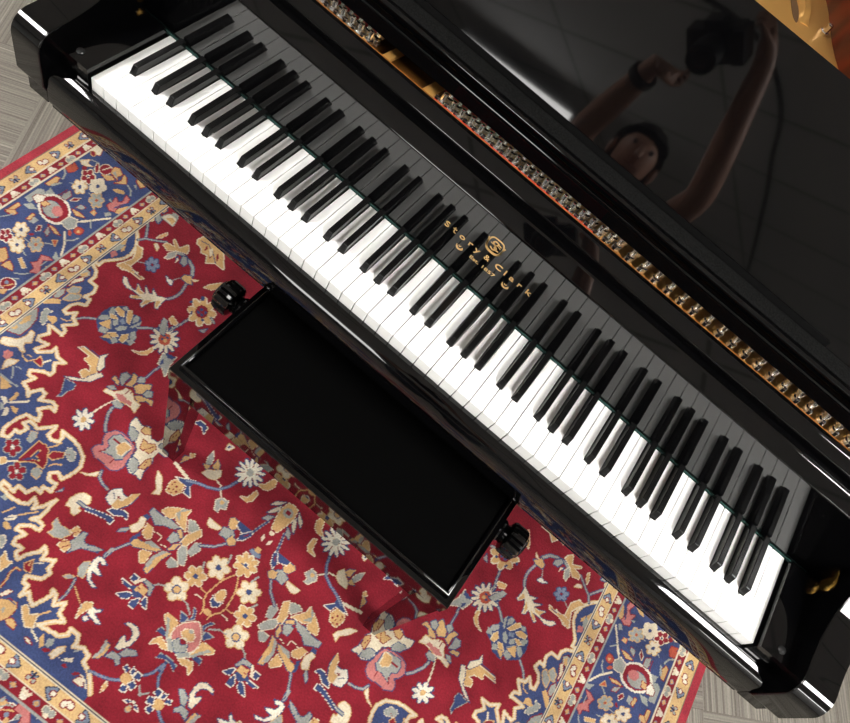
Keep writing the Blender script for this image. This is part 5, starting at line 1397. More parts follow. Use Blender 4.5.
for b in range(1, 51):
    if not has_black(b): continue
    if bk is None:
        bm = bmesh.new(); z0, z1 = H - .004, H + .0122
        pr = [(-.0059, z0), (.0059, z0), (.0046, z1), (-.0046, z1)]
        fr = [bm.verts.new((x, .0490 if z == z0 else .0570, z)) for x, z in pr]; ba = [bm.verts.new((x, .1515, z)) for x, z in pr]
        for k in range(4): bm.faces.new((fr[k], fr[(k + 1) % 4], ba[(k + 1) % 4], ba[k]))
        bm.faces.new(fr[::-1]); bm.faces.new(ba)
        bev(bm, .0011, 3, [e for e in bm.edges if e.verts[0].co.z + e.verts[1].co.z > 2 * H - .02 + .012 and max(v.co.z for v in e.verts) > H + .01 and min(v.co.y for v in e.verts) < .1])
        bk = obj('black_key', bm, M['ebony'], piano, 30, (bx_(b), 0, 0))
    else: dup(bk, (bx_(b), 0, 0))

# key slip, key bed, cheek blocks, arms
XI, XO = .671, .722
sl = [(-.0012, .640), (-.0010, .7138), (-.0016, .7146), (-.0030, .7150), (-.0075, .7151), (-.0095, .7149), (-.0120, .7138), (-.0150, .7120), (-.0180, .7104), (-.0205, .7087), (-.0228, .7064), (-.0255, .7030), (-.0272, .6995), (-.0284, .6945), (-.0292, .6880), (-.0297, .6790), (-.0299, .6690), (-.0299, .6590), (-.0294, .6530), (-.0270, .6500), (-.012, .640)]
obj('key_slip', prism(sl, -XI + .001, XI - .001), M['black'], piano, 50)
obj('key_bed', bbox(-.70, .70, -.002, .42, .598, .640, .003), M['black'], piano)
for sx in (-1, 1): obj('key_bed_end', bbox(min(sx * .6715, sx * .708), max(sx * .6715, sx * .708), -.0296, .012, .6505, .6735, .0022), M['black'], piano)
for sx in (-1, 1):
    bm = bbox(-.0275, .0275, 0, .149, .664, .7475, .0016, 3)
    kb = obj('key_block', bm, M['black'], piano, loc=(sx * .6430, -.003, 0))
    obj('screw', lathe([(.0062, 0), (.0062, .0012), (.0052, .0026), (.002, .0032), (.0006, .0033)], 16), M['rubber'], kb, loc=(sx * .0022, .017, .7473))
    hs = 1.2 if sx > 0 else .6
    obj('hinge_pin', lathe([(.0145 * hs, 0), (.0145 * hs, .0006), (.012 * hs, .0022), (.005 * hs, .003)], 20, Matrix.Rotation(-sx * PI / 2, 4, 'Y')), M['brass'], piano, loc=(sx * (XI - .0003), .1505, .7605))
    # arm: scrolled front, S-curve up to the case rim
    top = arc(-.003, .743, .032, 180, 98, 9) + smooth_path([(-.004, .7752), (.020, .7765), (.048, .781), (.080, .790), (.114, .808), (.150, .838), (.185, .880), (.220, .925), (.260, .960), (.310, .978), (.380, .980)], 4)
    pts = [(.38, .602), (.01, .602), (-.004, .640), (-.028, .674), (-.0335, .679), (-.035, .684)] + top
    bm = prism(pts, min(sx * XI, sx * XO), max(sx * XI, sx * XO))
    ed = [e for e in bm.edges if len(e.link_faces) == 2 and abs(e.verts[0].co.x - e.verts[1].co.x) < 1e-6 and e.calc_face_angle(0) > 1 and sx * e.verts[0].co.x > XI + .02]
    bmesh.ops.bevel(bm, geom=ed, offset=.027, segments=9, profile=.5, affect='EDGES', clamp_overlap=True)
    ed = [e for e in bm.edges if len(e.link_faces) == 2 and sx * (e.verts[0].co.x + e.verts[1].co.x) / 2 < XI + .0001 and e.calc_face_angle(0) > 1]
    bmesh.ops.bevel(bm, geom=ed, offset=.0022, segments=3, profile=.5, affect='EDGES', clamp_overlap=True)
    obj('arm', bm, M['black'], piano, 32)
obj('felt_strip', bbox(-.668, .650, .1505, .1535, H - .002, H + .0028, .001, 2), M['green_felt'], piano)

# fallboard with its gold lettering, and the rail behind it
fb = [(.154, .7385), (.154, .882), (.1544, .8838), (.1556, .8855), (.1695, .8995), (.1712, .9006), (.173, .901), (.190, .901), (.190, .7385)]
fall = obj('fallboard', prism(fb, -.669, .669), M['black'], piano, 30)
rl = [(.190, .86), (.1845, .9012), (.1845, .9105), (.1850, .9118), (.1858, .9130), (.1965, .9237), (.1978, .9246), (.1995, .925), (.206, .925), (.2075, .924), (.208, .922), (.208, .86)]
obj('lock_rail', prism([(.186, .9015), (.1845, .903)] + rl[2:-1] + [(.208, .9015)], -.669, .669), M['black'], piano, 30)
obj('pin_block', bbox(-.669, .669, .1905, .2215, .74, .8995, .002), M['black'], piano)
def text_bm(bm, body, x, z, h, wide=1., y=.1539, bold=.0):
    c = bpy.data.curves.new('tmp', 'FONT'); c.body = body; c.size = h / .7; c.align_x = 'CENTER'; c.align_y = 'CENTER'; c.extrude = .0002; c.offset = bold; c.resolution_u = 4
    o = bpy.data.objects.new('tmp', c); COL.objects.link(o); dg = bpy.context.evaluated_depsgraph_get(); dg.update()
    t = bpy.data.meshes.new_from_object(o.evaluated_get(dg)); n0 = len(bm.verts); bm.from_mesh(t); bm.verts.ensure_lookup_table()
    for v in bm.verts[n0:]: v.co = Vector((x + v.co.x * wide, y - v.co.z - .0001, z + v.co.y))
    bpy.data.objects.remove(o); bpy.data.curves.remove(c); bpy.data.meshes.remove(t)
bm = bmesh.new()
for ch, x in zip('Sory', (-.0928, -.0642, -.0493, -.0357)): text_bm(bm, ch, x, .8125 - (.0015 if ch == 'y' else 0), .0106, 1.2, bold=.00025)
text_bm(bm, '&', -.0183, .8118, .0104, 1.05, bold=.0)
for ch, x in zip('Clark', (.0030, .0157, .0282, .0422, .0583)): text_bm(bm, ch, x, .8125, .0106, 1.2, bold=.00025)
LETTERS = bm
bm = bmesh.new(); text_bm(bm, 'Est. 1857', -.0172, .7915, .0066, 1.34, bold=.00012)
obj('date_lettering', bm, M['gold_letter'], fall, 0)
def ribbon(bm, pts, wd, y0=.1537, y1=.1541):
    P = [Vector((p[0], 0, p[1])) for p in pts]; L = []
    for i, p in enumerate(P):
        d = (P[min(i + 1, len(P) - 1)] - P[max(i - 1, 0)]).normalized(); nn = Vector((-d.z, 0, d.x)); w_ = (wd[i] if isinstance(wd, list) else wd) / 2
        L.append([bm.verts.new((q.x, yy, q.z)) for q in (p + nn * w_, p - nn * w_) for yy in (y0, y1)])
    for a, b in zip(L, L[1:]):
        for q in ((0, 1), (1, 3), (3, 2), (2, 0)): bm.faces.new((a[q[0]], a[q[1]], b[q[1]], b[q[0]]))
    bm.faces.new((L[0][0], L[0][2], L[0][3], L[0][1])); bm.faces.new((L[-1][0], L[-1][1], L[-1][3], L[-1][2]))
bm = LETTERS
ribbon(bm, smooth_path([(-.0795, .8188), (-.0795, .8125), (-.0792, .8096), (-.0775, .8084), (-.0757, .8088)], 4), .0017)
ribbon(bm, [(-.0823, .8152), (-.0759, .8152)], .0015)
obj('lettering', bm, M['gold_letter'], fall, 0)
bm = bmesh.new(); ex, ez = -.0192, .8415
fr = smooth_path([(ex - .0115, ez - .008), (ex - .0125, ez + .004), (ex - .009, ez + .0125), (ex, ez + .014), (ex + .009, ez + .0125), (ex + .0125, ez + .004), (ex + .0115, ez - .008), (ex + .007, ez - .0125), (ex, ez - .0135), (ex - .007, ez - .0125)], 4, True)
ribbon(bm, fr + [fr[0], fr[1]], .0024)
ribbon(bm, smooth_path([(ex - .0145, ez + .0085), (ex - .0128, ez + .001), (ex - .0118, ez - .009), (ex - .007, ez - .0145), (ex, ez - .0155), (ex + .007, ez - .0145), (ex + .0118, ez - .009), (ex + .0128, ez + .001), (ex + .0145, ez + .0085)], 3), .0022)
S1 = smooth_path([(ex + .004, ez + .007), (ex - .002, ez + .0085), (ex - .005, ez + .004), (ex, ez), (ex + .004, ez - .004), (ex, ez - .0085), (ex - .006, ez - .006)], 5)
ribbon(bm, S1, .0023)
ribbon(bm, smooth_path([(ex + .0085, ez + .005), (ex + .004, ez + .006), (ex, ez + .0005), (ex + .002, ez - .006), (ex + .0085, ez - .0055)], 5), .0019)
ribbon(bm, smooth_path([(ex - .0085, ez + .002), (ex - .004, ez + .001), (ex + .003, ez + .003), (ex + .009, ez + .001)], 4), .0010)
obj('emblem', bm, M['gold_letter'], fall, 0)
for ox in (-.0605, .0262):
    bm = bmesh.new(); s = -1 if ox < 0 else 1
    ribbon(bm, smooth_path([(ox - .0055, .7945), (ox - .003, .7888), (ox + .001, .7876), (ox + .005, .790), (ox + .0055, .7945)], 5), [.0012] * 3 + [.0034] * 15 + [.0012] * 3)
    ribbon(bm, smooth_path([(ox - .002, .7950), (ox, .7928), (ox + .002, .7955)], 4), .0013)
    obj('scroll_ornament', bm, M['gold_letter'], fall, 0)

# iron plate, its rib and tuning pins, red string felt
rimpts = smooth_path([(.672, .34), (.672, .52), (.64, .64), (.545, .78), (.40, .93), (.243, 1.14), (.146, 1.338), (.03, 1.455), (-.16, 1.505), (-.40, 1.505), (-.58, 1.46), (-.655, 1.36), (-.672, 1.2), (-.672, .8), (-.672, .34)], 6)
inner = [(.671, .2215)] + [(x * .9985, y) for x, y in rimpts] + [(-.671, .2215)]
PZ = .872
bm = prism(inner, PZ - .02, PZ, 'z'); obj('iron_plate', bm, M['plate_smooth'], piano, 20)
for x0, x1 in ((-.60, -.352), (-.222, .668)): obj('pin_field', bbox(x0, x1, .2225, .345, PZ + .0005, PZ + .0045, .001, 2), M['plate'], piano)
obj('recess_shade_slab', bbox(-.352, -.222, .2225, .345, PZ + .0002, PZ + .0018, .0006, 1), mat('recess_shade_bronze', (.085, .034, .006), .4, .3), piano)  # thin slab on the plate, the shade of a deeper gap put into its colour
obj('rail_backing', bbox(-.60, .668, .2085, .2103, .903, .9232, .0005, 1), M['amber'], piano)
for (a, b, wd) in (((-.356, .225), (-.338, .36), .006), ((-.318, .225), (-.300, .36), .006), ((-.240, .225), (-.222, .36), .009)):
    bm = bmesh.new(); d = (Vector(b) - Vector(a)).normalized(); nn = Vector((-d.y, d.x)) * wd
    q = [Vector(a) - nn, Vector(a) + nn, Vector(b) + nn, Vector(b) - nn]
    bm = bev(prism([tuple(v) for v in q], PZ + .005, PZ + .012, 'z'), .002, 2); obj('plate_rib', bm, M['plate_smooth'], piano)
for x0, x1 in ((-.60, -.352), (-.222, -.118)):
    obj('string_felt', bbox(x0, x1, .2795, .330, PZ + .005, PZ + .014, .003), M['red_felt'], piano)
obj('rail_reflection_strip', bbox(-.21, .07, .2104, .2116, .905, .9230, .0005, 1), M['red_felt'], piano)  # thin red strip drawn as the plate's reflection on the back of the rail
# curved strut and bolts in the tail of the plate
st = smooth_path([(.070, 1.42), (.088, 1.33), (.108, 1.265), (.130, 1.215), (.146, 1.165)], 6)
bm = bmesh.new(); L = []
for i, p in enumerate(st):
    d = (Vector(st[min(i + 1, len(st) - 1)]) - Vector(st[max(i - 1, 0)])).normalized(); nn = Vector((-d.y, d.x)) * .011
    L.append([bm.verts.new((p[0] + s * nn.x * k, p[1] + s * nn.y * k, z)) for s, k, z in ((1, 1.2, PZ), (1, .7, PZ + .010 * min(1, (len(st) - 1 - i) / 5) + .0004), (-1, .7, PZ + .010 * min(1, (len(st) - 1 - i) / 5) + .0004), (-1, 1.2, PZ))])
for a, b in zip(L, L[1:]):
    for k in range(4): bm.faces.new((a[k], a[(k + 1) % 4], b[(k + 1) % 4], b[k]))
bm.faces.new(L[0]); bm.faces.new(L[-1][::-1]); obj('plate_strut', bm, M['plate_smooth'], piano, 40)
hole = smooth_path([(.050, 1.40), (.070, 1.31), (.090, 1.25), (.120, 1.195), (.132, 1.150), (.118, 1.160), (.095, 1.205), (.070, 1.26), (.050, 1.33)], 5, True)
obj('plate_hole', prism(hole, PZ + .0002, PZ + .0012, 'z'), mat('soundboard_shadow_wood', (.10, .05, .02), .6), piano, 0)
bolt = obj('plate_bolt', lathe([(.011, 0), (.011, .006), (.007, .007), (.007, .020), (.005, .024), (.001, .025)], 6), M['steel'], piano, 30, (.190, 1.187, PZ))
dup(bolt, (.42, .84, PZ))
pin0 = lathe([(r_ * 1.18, h_ * 1.04) for r_, h_ in ((.0046, 0), (.0055, .002), (.0055, .005), (.0042, .0056), (.0056, .0064), (.0056, .009), (.0042, .0096), (.0056, .0104), (.0056, .013), (.0036, .0145), (.0034, .024), (.0028, .0262), (.0008, .0266))], 10, Matrix.Rotation(-math.radians(8), 4, 'X'))
spots = []
x = -.585
while x < .655:
    gap = -.345 < x < -.222
    dx = .0170 if x < .10 else .0235
    if not gap:
        for k, yy in enumerate((.2375, .2530, .2690) if x < .10 else (.2400, .2600, .2800)):
            spots.append((x + (k - 1) * .0048 + random.uniform(-.0006, .0006), yy + random.uniform(-.001, .001)))
    x += dx
spots.sort(key=lambda p: (abs(p[0] - .08) + (.3 if p[1] > .275 else 0)))
pin = obj('tuning_pin', pin0, M['steel'], piano, 50, (*spots[0], PZ + .004))
for p in spots[1:100]: dup(pin, (*p, PZ + .004))
bm = bmesh.new()
for p in spots[100:]:
    n0 = len(bm.verts); bm.from_mesh(pin.data); bm.verts.ensure_lookup_table()
    for v in bm.verts[n0:]: v.co += Vector((*p, PZ + .004))
tag(obj('far_tuning_pins', bm, M['steel'], piano, 50), kind='stuff')

# music desk on its shelf
sh = [(.2530, .910), (.2528, .9115), (.2585, .930), (.2600, .932), (.2605, .9395), (.258, .942), (.2572, .9455), (.2572, .951)] + arc(.2622, .950, .005, 175, 95, 7) + [(.264, .955), (.385, .955), (.385, .915), (.380, .910)]
shelf = obj('music_shelf', prism(sh, -.668, .668), M['black'], piano, 28)
obj('felt_pad', bbox(-.667, .667, .2665, .2955, .9552, .9566, .0005, 1), M['pad'], shelf)
up = Vector((0, .4763, .8793)); bk_ = Vector((0, .8793, -.4763))
P0 = Vector((0, .2975, .9560))
def desk_pt(x, u, v): return Vector((x, 0, 0)) + P0 + up * u + bk_ * v
def desk_box(x0, x1, u0, u1, v0, v1, w):
    bm = box(bmesh.new(), x0, x1, u0, u1, v0, v1)
    bev(bm, w, 3)
    for q in bm.verts: q.co = desk_pt(q.co.x, q.co.y, q.co.z)
    return bm
desk = obj('music_desk', desk_box(-.600, .600, 0, .2495, 0, .016, .0022), M['black'], piano)
obj('desk_lip', desk_box(-.41, .41, .0002, .0085, -.0045, -.0004, .001), M['lip'], desk)
for x in (-.36, .36):
    a = desk_pt(x, .17, .017); b = Vector((x, .372, .957))
    obj('desk_prop', tube([a, b], .004, 8), M['brass'], piano)

# case rim, lid-less body, legs
outer = [(x, y) for x, y in rimpts]
bm = bmesh.new(); vin, vout = [], []
def offs(pts, d):
    out = []
    for i, p in enumerate(pts):
        t = (Vector(pts[min(i + 1, len(pts) - 1)]) - Vector(pts[max(i - 1, 0)])).normalized(); out.append((p[0] + t.y * d, p[1] - t.x * d))
    return out
lay = [(rimpts, .60), (rimpts, .98), (offs(rimpts, .004), .984), (offs(rimpts, .060), .984), (offs(rimpts, .066), .978), (offs(rimpts, .066), .60)]
rows = [[bm.verts.new((x, y, z)) for x, y in pts] for pts, z in lay]
n = len(rimpts)
for k in range(len(rows)):
    a, b = rows[k], rows[(k + 1) % len(rows)]
    for i in range(n - 1): bm.faces.new((a[i], a[i + 1], b[i + 1], b[i]))
bm.faces.new([r[0] for r in rows]); bm.faces.new([r[-1] for r in rows][::-1])
obj('case_rim', bm, M['black'], piano, 40)
bm = bmesh.new(); ii = [(x * .997, y - .002 if y > 1.3 else y) for x, y in rimpts]
r0 = [bm.verts.new((x, y, .8725)) for x, y in ii]; r1 = [bm.verts.new((x, y, .979)) for x, y in ii]; r2 = [bm.verts.new((x * .994, y - .004, .979)) for x, y in ii]; r3 = [bm.verts.new((x * .994, y - .004, .8725)) for x, y in ii]
for a, b in ((r0, r1), (r1, r2), (r2, r3), (r3, r0)):
    for i in range(n - 1): bm.faces.new((a[i], a[i + 1], b[i + 1], b[i]))
obj('inner_rim', bm, M['red_wood'], piano, 40)
bm = prism([(x * .999, y) for x, y in rimpts], .602, .64, 'z'); obj('bottom_frame', bm, M['black'], piano, 20)
for x, y in ((-.60, .44), (.60, .44), (-.20, 1.36)):
    lg = bmesh.new()
    for za, zb, wa, wb in ((.012, .09, .030, .036), (.09, .50, .040, .058), (.50, .602, .068, .068)):
        a = [lg.verts.new((sx * wa, sy * wa, za)) for sx, sy in ((-1, -1), (1, -1), (1, 1), (-1, 1))]; b = [lg.verts.new((sx * wb, sy * wb, zb)) for sx, sy in ((-1, -1), (1, -1), (1, 1), (-1, 1))]
        for k in range(4): lg.faces.new((a[k], a[(k + 1) % 4], b[(k + 1) % 4], b[k]))
        lg.faces.new(a[::-1]); lg.faces.new(b)
    bev(lg, .003, 2); l = obj('leg', lg, M['black'], piano, 30, (x, y, 0))
    obj('caster', lathe([(.010, .0085), (.022, .009), (.022, .03), (.012, .04), (.012, .05)], 16), M['brass'], l)

# ------------------------------------------------------------------ bench
BX, BY0, BY1, BH = -.0025, -.163, .197, .500
bench = thing('piano_bench', 'low black piano bench with velvet seat and side knobs in front of the keyboard', 'bench', (BX, (BY0 + BY1) / 2, .0092))
hx, hy = .2895, (BY1 - BY0) / 2; b0 = -.0092
def ring(prof, r=.006):
    """mitred picture-frame moulding; prof of (inset, z)"""
    bm = bmesh.new(); L = []
    for d, z in prof: L.append([bm.verts.new((sx * (hx - d), sy * (hy - d), z + b0)) for sx, sy in ((-1, -1), (1, -1), (1, 1), (-1, 1))])
    for a, b in zip(L, L[1:] + L[:1]):
        for k in range(4): bm.faces.new((a[k], a[(k + 1) % 4], b[(k + 1) % 4], b[k]))
    return bm
fr = [(.0, .450), (.0, .4875), (.0006, .4890), (.0020, .4895), (.0105, .4895), (.0110, .4905), (.0114, .4975), (.0122, .4994), (.0136, .5006), (.0154, .5009), (.0168, .5000), (.0180, .4970), (.0185, .480), (.0185, .448), (.001, .448)]
bm = ring(fr); cor = [e for e in bm.edges if abs(abs(e.verts[0].co.x) - hx) < .02 and abs(e.verts[0].co.x - e.verts[1].co.x) < .02 and abs(e.verts[0].co.y - e.verts[1].co.y) < .02 and e.verts[0].co.z + b0 != 99 and e.calc_face_angle(0) > .5 and abs(abs(e.verts[0].co.y) - hy + abs(hx - abs(e.verts[0].co.x))) < .001]
bmesh.ops.bevel(bm, geom=cor, offset=.0035, segments=3, profile=.5, affect='EDGES', clamp_overlap=True)
obj('seat_frame', bm, M['black'], bench, 32)
# padded seat
bm = bmesh.new(); nx, ny = 40, 26; sx_, sy_ = hx - .0186, hy - .0186; g = []
for j in range(ny + 1):
    row = []
    for i in range(nx + 1):
        u, v = -1 + 2 * i / nx, -1 + 2 * j / ny
        e = min((1 - abs(u)) * sx_, (1 - abs(v)) * sy_); z = .4935 + .0115 * (1 - math.exp(-e / .018)) + .002 * (1 - u * u) * (1 - v * v)
        row.append(bm.verts.new((u * sx_, v * sy_, z + b0)))
    g.append(row)
for j in range(ny):
    for i in range(nx): bm.faces.new((g[j][i], g[j][i + 1], g[j + 1][i + 1], g[j + 1][i]))
ext = bmesh.ops.extrude_edge_only(bm, edges=[e for e in bm.edges if len(e.link_faces) == 1])
for v in [q for q in ext['geom'] if isinstance(q, bmesh.types.BMVert)]: v.co.z = .470 + b0
obj('seat_pad', bm, M['seat'], bench, 50)
bm = bmesh.new(); ax, ay = hx - .012, hy - .010; th = .018
for a in ((-ax, ax, -ay, -ay + th), (-ax, ax, ay - th, ay), (-ax, -ax + th, -ay + th, ay - th), (ax - th, ax, -ay + th, ay - th)): box(bm, *a, .388 + b0, .449 + b0)
bev(bm, .0015, 2); obj('apron', bm, M['black'], bench, 30)
for sx in (-1, 1):
    for sy in (-1, 1):
        bm = bmesh.new(); A0 = []
        for z, xo, xi, yo, yi in ((0, .300, .268, .164, .132), (.02, .300, .268, .164, .132), (.385, .2885, .243, .1765, .1315), (.447, .2885, .243, .1765, .1315)):
            A0.append([bm.verts.new((sx * a, sy * b, z + (b0 if z > .1 else 0))) for a, b in ((xo, yo), (xi, yo), (xi, yi), (xo, yi))])
        for a, b in zip(A0, A0[1:]):
            for k in range(4): bm.faces.new((a[k], a[(k + 1) % 4], b[(k + 1) % 4], b[k]))
        bm.faces.new(A0[0]); bm.faces.new(A0[-1]); bev(bm, .0025, 2); obj('leg', bm, M['black'], bench, 30)
kp = [(.010, -.012), (.010, .002), (.0165, .004), (.0185, .009), (.0165, .014), (.0135, .018), (.0150, .022), (.0225, .025), (.0240, .029), (.0240, .046), (.0225, .050), (.0170, .053), (.0160, .055), (.003, .0555)]
for sx in (-1, 1):
    obj('adjusting_knob', lathe([(r_ * 1.32, h_ * 1.18) for r_, h_ in kp], 36, Matrix.Rotation(sx * PI / 2, 4, 'Y'), (.028, .060)), M['black'], bench, 25, (sx * (hx - .002), .010, .432 + b0))

# ------------------------------------------------------------------ photographer, seen mirrored in the music desk
def skinned(name, verts, edges, m, parent, sub=2, root=0):
    me = bpy.data.meshes.new(name); me.from_pydata([v[0] for v in verts], edges, [])
    o = bpy.data.objects.new(name, me); COL.objects.link(o)
    o.modifiers.new('skin', 'SKIN').use_smooth_shade = True
    s = o.modifiers.new('sub', 'SUBSURF'); s.levels = sub; s.render_levels = sub
    for i, v in enumerate(verts):
        r = v[1]; me.skin_vertices[0].data[i].radius = r if isinstance(r, tuple) else (r, r)
        me.skin_vertices[0].data[i].use_root = (i == root)
    dg = bpy.context.evaluated_depsgraph_get(); dg.update()
    new = bpy.data.meshes.new_from_object(o.evaluated_get(dg)); bpy.data.objects.remove(o); bpy.data.meshes.remove(me)
    new.name = name; new.materials.clear(); new.materials.append(m); new.polygons.foreach_set('use_smooth', [True] * len(new.polygons))
    q = bpy.data.objects.new(name, new); COL.objects.link(q)
    if parent: q.parent = parent
    return q
PX, PY = .09, -1.16
person = thing('person', 'person in a charcoal T-shirt standing behind the bench, arms raised to hold a camera', 'person', (PX, PY, 0))
def w2p(p): return (p[0] - PX, p[1] - PY, p[2])
LC_ = CPOS - fwd * .006                    # front of the lens
body_c = LC_ - fwd * .125
gripR = body_c + right * .102 - fwd * .002 + down * .01; gripL = LC_ - fwd * .055 + down * .052 - right * .035
WR = gripR - fwd * .03 + down * .055 + right * .012; WL = Vector((-.050, -.58, 1.540))
V_, E2 = [], []
def av(p, r, par=None):
    V_.append((w2p(tuple(p)), r)); i = len(V_) - 1
    if par is not None: E2.append((par, i))
    return i
pel = av((PX, -1.16, .90), (.155, .11)); sp1 = av((PX, -1.17, 1.02), (.135, .10), pel); che = av((PX, -1.13, 1.20), (.16, .11), sp1); cl = av((PX + .003, -1.08, 1.315), (.115, .075), che)
nk = av((PX - .004, -1.035, 1.37), .054, cl); jaw = av((PX - .020, -.975, 1.415), (.062, .072), nk); hd = av((PX - .020, -.965, 1.480), (.076, .094), jaw); av((PX - .020, -.975, 1.535), (.062, .076), hd)
def arm_(sh, el, wr, grip, fdir, tdir, s):
    a = av(sh, .064, cl); u1 = av(tuple(Vector(sh).lerp(Vector(el), .5)), .052, a); e = av(el, .044, u1); f1 = av(tuple(Vector(el).lerp(Vector(wr), .35)), .044, e); w1 = av(wr, (.030, .026), f1)
    return w1
wr_ = arm_((.262, -1.04, 1.35), (.285, -.80, 1.44), tuple(WR), gripR, None, None, 1)
wl_ = arm_((-.095, -1.04, 1.365), (-.100, -.82, 1.385), tuple(WL), gripL, None, None, -1)
def hand(w1, W, across, ahead, curl, side):
    """palm and five bent fingers; across runs index to little finger, ahead from the wrist, curl where the fingers close"""
    W = Vector(W); pm = av(W + ahead * .045, (.036, .017), w1)
    for k, (o, ln) in enumerate(((-.030, .040), (-.010, .045), (.011, .042), (.030, .034))):
        b = av(W + ahead * .088 + across * o, .0095, pm); c = av(W + ahead * (.088 + ln * .7) + across * o * 1.05 + curl * ln * .3, .0088, b); av(W + ahead * (.088 + ln * .55) + across * o * 1.05 + curl * ln * .75, .0078, c)
    t1 = av(W + ahead * .040 - across * .042 + curl * .012, .0115, pm); av(W + ahead * .075 - across * .052 + curl * .035, .0095, t1)
hand(wr_, WR, fwd, (-down + right * .05).normalized(), -right, 1)
hand(wl_, WL, -fwd, ((gripL - WL + down * .04 - right * .012).normalized()), (-down * .8 + right * .3).normalized(), -1)
for s in (-1, 1):
    h = av((PX + s * .09, -1.16, .84), (.092, .098), pel); k = av((PX + s * .11, -1.125, .48), (.062, .064), h); c = av((PX + s * .115, -1.16, .32), (.056, .060), k); an = av((PX + s * .12, -1.19, .085), .042, c); av((PX + s * .13, -1.09, .05), (.042, .030), an)
body = skinned('body', V_, E2, M['skin'], person)
def shell(name, idx, m, grow, extra=()):
    mp_ = {i: k for k, i in enumerate(idx)}; vv = []
    for i in idx:
        r = V_[i][1]; r = r if isinstance(r, tuple) else (r, r); vv.append((V_[i][0], (r[0] + grow, r[1] + grow)))
    return skinned(name, vv, [(mp_[a], mp_[b]) for a, b in E2 if a in mp_ and b in mp_], m, person)
first_arm = cl + 4
shell('t_shirt', [pel, sp1, che, cl, 8, 9, 13, 14], M['shirt'], .018)
legs = [i for i in range(len(V_)) if V_[i][0][2] < .90 and V_[i][0][2] > .06 and i > 17]
shell('trousers', [pel] + [i for i in legs], M['trousers'], .016)
hc = Vector(w2p((PX - .020, -.985, 1.490)))
bm = bmesh.new(); bmesh.ops.create_uvsphere(bm, u_segments=28, v_segments=18, radius=1)
for v in bm.verts: v.co = Vector((v.co.x * .090, v.co.y * .112, v.co.z * .100)) + hc
bmesh.ops.delete(bm, geom=[v for v in bm.verts if v.co.y > hc.y + .045 and v.co.z < hc.z + .045 or v.co.z < hc.z - .05], context='VERTS')
for v in bm.verts: v.co += Vector((random.uniform(-1, 1), random.uniform(-1, 1), random.uniform(-1, 1))) * .004
obj('hair', bm, M['hair'], person, 60)
for s in (-1, 1):
    bm = bmesh.new(); bmesh.ops.create_uvsphere(bm, u_segments=12, v_segments=8, radius=.0085); obj('eye', bm, M['eye'], person, 60, w2p((PX - .020 + s * .030, -.884, 1.482)))
    bm = bmesh.new(); bmesh.ops.create_uvsphere(bm, u_segments=12, v_segments=8, radius=1)
    for v in bm.verts: v.co = Vector((v.co.x * .010, v.co.y * .018, v.co.z * .030))
    obj('ear', bm, M['skin'], person, 60, w2p((PX - .020 + s * .080, -.975, 1.462)))
    bm = bmesh.new(); bmesh.ops.create_uvsphere(bm, u_segments=16, v_segments=10, radius=1)
    for v in bm.verts: v.co = Vector((v.co.x * .052, v.co.y * .125, max(v.co.z * .055, -.030)))
    obj('shoe', bm, M['shoe'], person, 60, w2p((PX + s * .13, -1.12, .041)))
obj('nose', tube([w2p((PX - .020, -.880, 1.482)), w2p((PX - .020, -.862, 1.455)), w2p((PX - .020, -.864, 1.440))], [.008, .013, .012], 10), M['skin'], person, 60)
obj('mouth', tube([w2p((PX - .038, -.884, 1.414)), w2p((PX - .020, -.878, 1.412)), w2p((PX + .010, -.884, 1.414))], [.003, .006, .003], 8), mat('lips', (.38, .14, .11), .5), person, 60)
wc = Vector(WL).lerp(Vector((-.100, -.82, 1.385)), .16); wd = (Vector((-.100, -.82, 1.385)) - WL).normalized()
obj('wrist_watch', tube([tuple(Vector(w2p(wc - wd * .011))), tuple(Vector(w2p(wc + wd * .011)))], .039, 20), M['rubber'], person, 30)
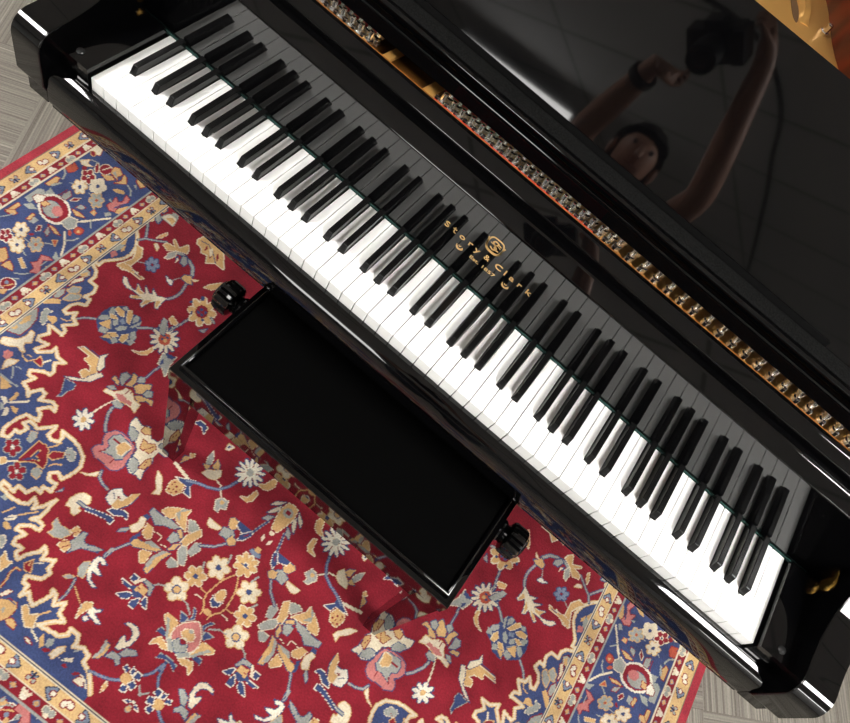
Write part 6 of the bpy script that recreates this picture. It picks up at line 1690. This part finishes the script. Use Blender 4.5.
# the camera in the hands
kam = thing('photo_camera', 'black photo camera held up in both hands of the person', 'camera', tuple(body_c))
BM = Matrix((right, -down, -fwd)).transposed().to_4x4()
kam.matrix_world = Matrix.Translation(body_c) @ BM
bm = bbox(-.070, .070, -.048, .044, -.030, .034, .008, 3); obj('camera_body', bm, M['rubber'], kam)
bm = bbox(-.024, .024, .040, .064, -.028, .026, .006, 3); obj('viewfinder_hump', bm, M['rubber'], kam)
bm = bbox(.050, .082, -.046, .040, -.044, .030, .010, 3); obj('grip', bm, M['rubber'], kam)
obj('lens_barrel', lathe([(.036, -.028), (.037, -.06), (.041, -.065), (.041, -.100), (.0395, -.104), (.0395, -.1185), (.0365, -.1188), (.035, -.112)], 32), M['rubber'], kam, 30)
obj('front_element', lathe([(.001, -.1135), (.018, -.1130), (.0345, -.110)], 32), M['black'], kam, 60)
obj('shutter_button', lathe([(.006, .0), (.006, .004), (.002, .005)], 16, Matrix.Rotation(-PI / 2, 4, 'X')), M['steel'], kam, 30, (.062, .041, -.02))
# curved dark conduit under the ceiling
tr = obj('trim_1', tube(smooth_path([(-.25, -2.1, 2.66), (.0, -2.03, 2.66), (.24, -2.07, 2.66), (.50, -2.36, 2.66), (.68, -2.76, 2.66), (.86, -3.14, 2.66), (1.10, -3.7, 2.66), (1.35, -4.3, 2.66)], 6), .013, 10), mat('dark_conduit', (.05, .05, .05), .6), None, 60); tag(tr, kind='structure')

# ------------------------------------------------------------------ view
w_ = bpy.data.worlds.new('world'); S.world = w_; w_.use_nodes = True
w_.node_tree.nodes['Background'].inputs[0].default_value = (.5, .5, .5, 1); w_.node_tree.nodes['Background'].inputs[1].default_value = .05
vs_ = S.view_settings; S.display_settings.display_device = 'sRGB'; vs_.view_transform = 'Standard'; vs_.look = 'None'; vs_.exposure = 1.5; vs_.gamma = 1; vs_.use_curve_mapping = False
S.cycles.max_bounces = 10; S.cycles.glossy_bounces = 6; S.cycles.sample_clamp_indirect = 8; S.cycles.use_denoising = True; S.cycles.caustics_reflective = False; S.cycles.caustics_refractive = False
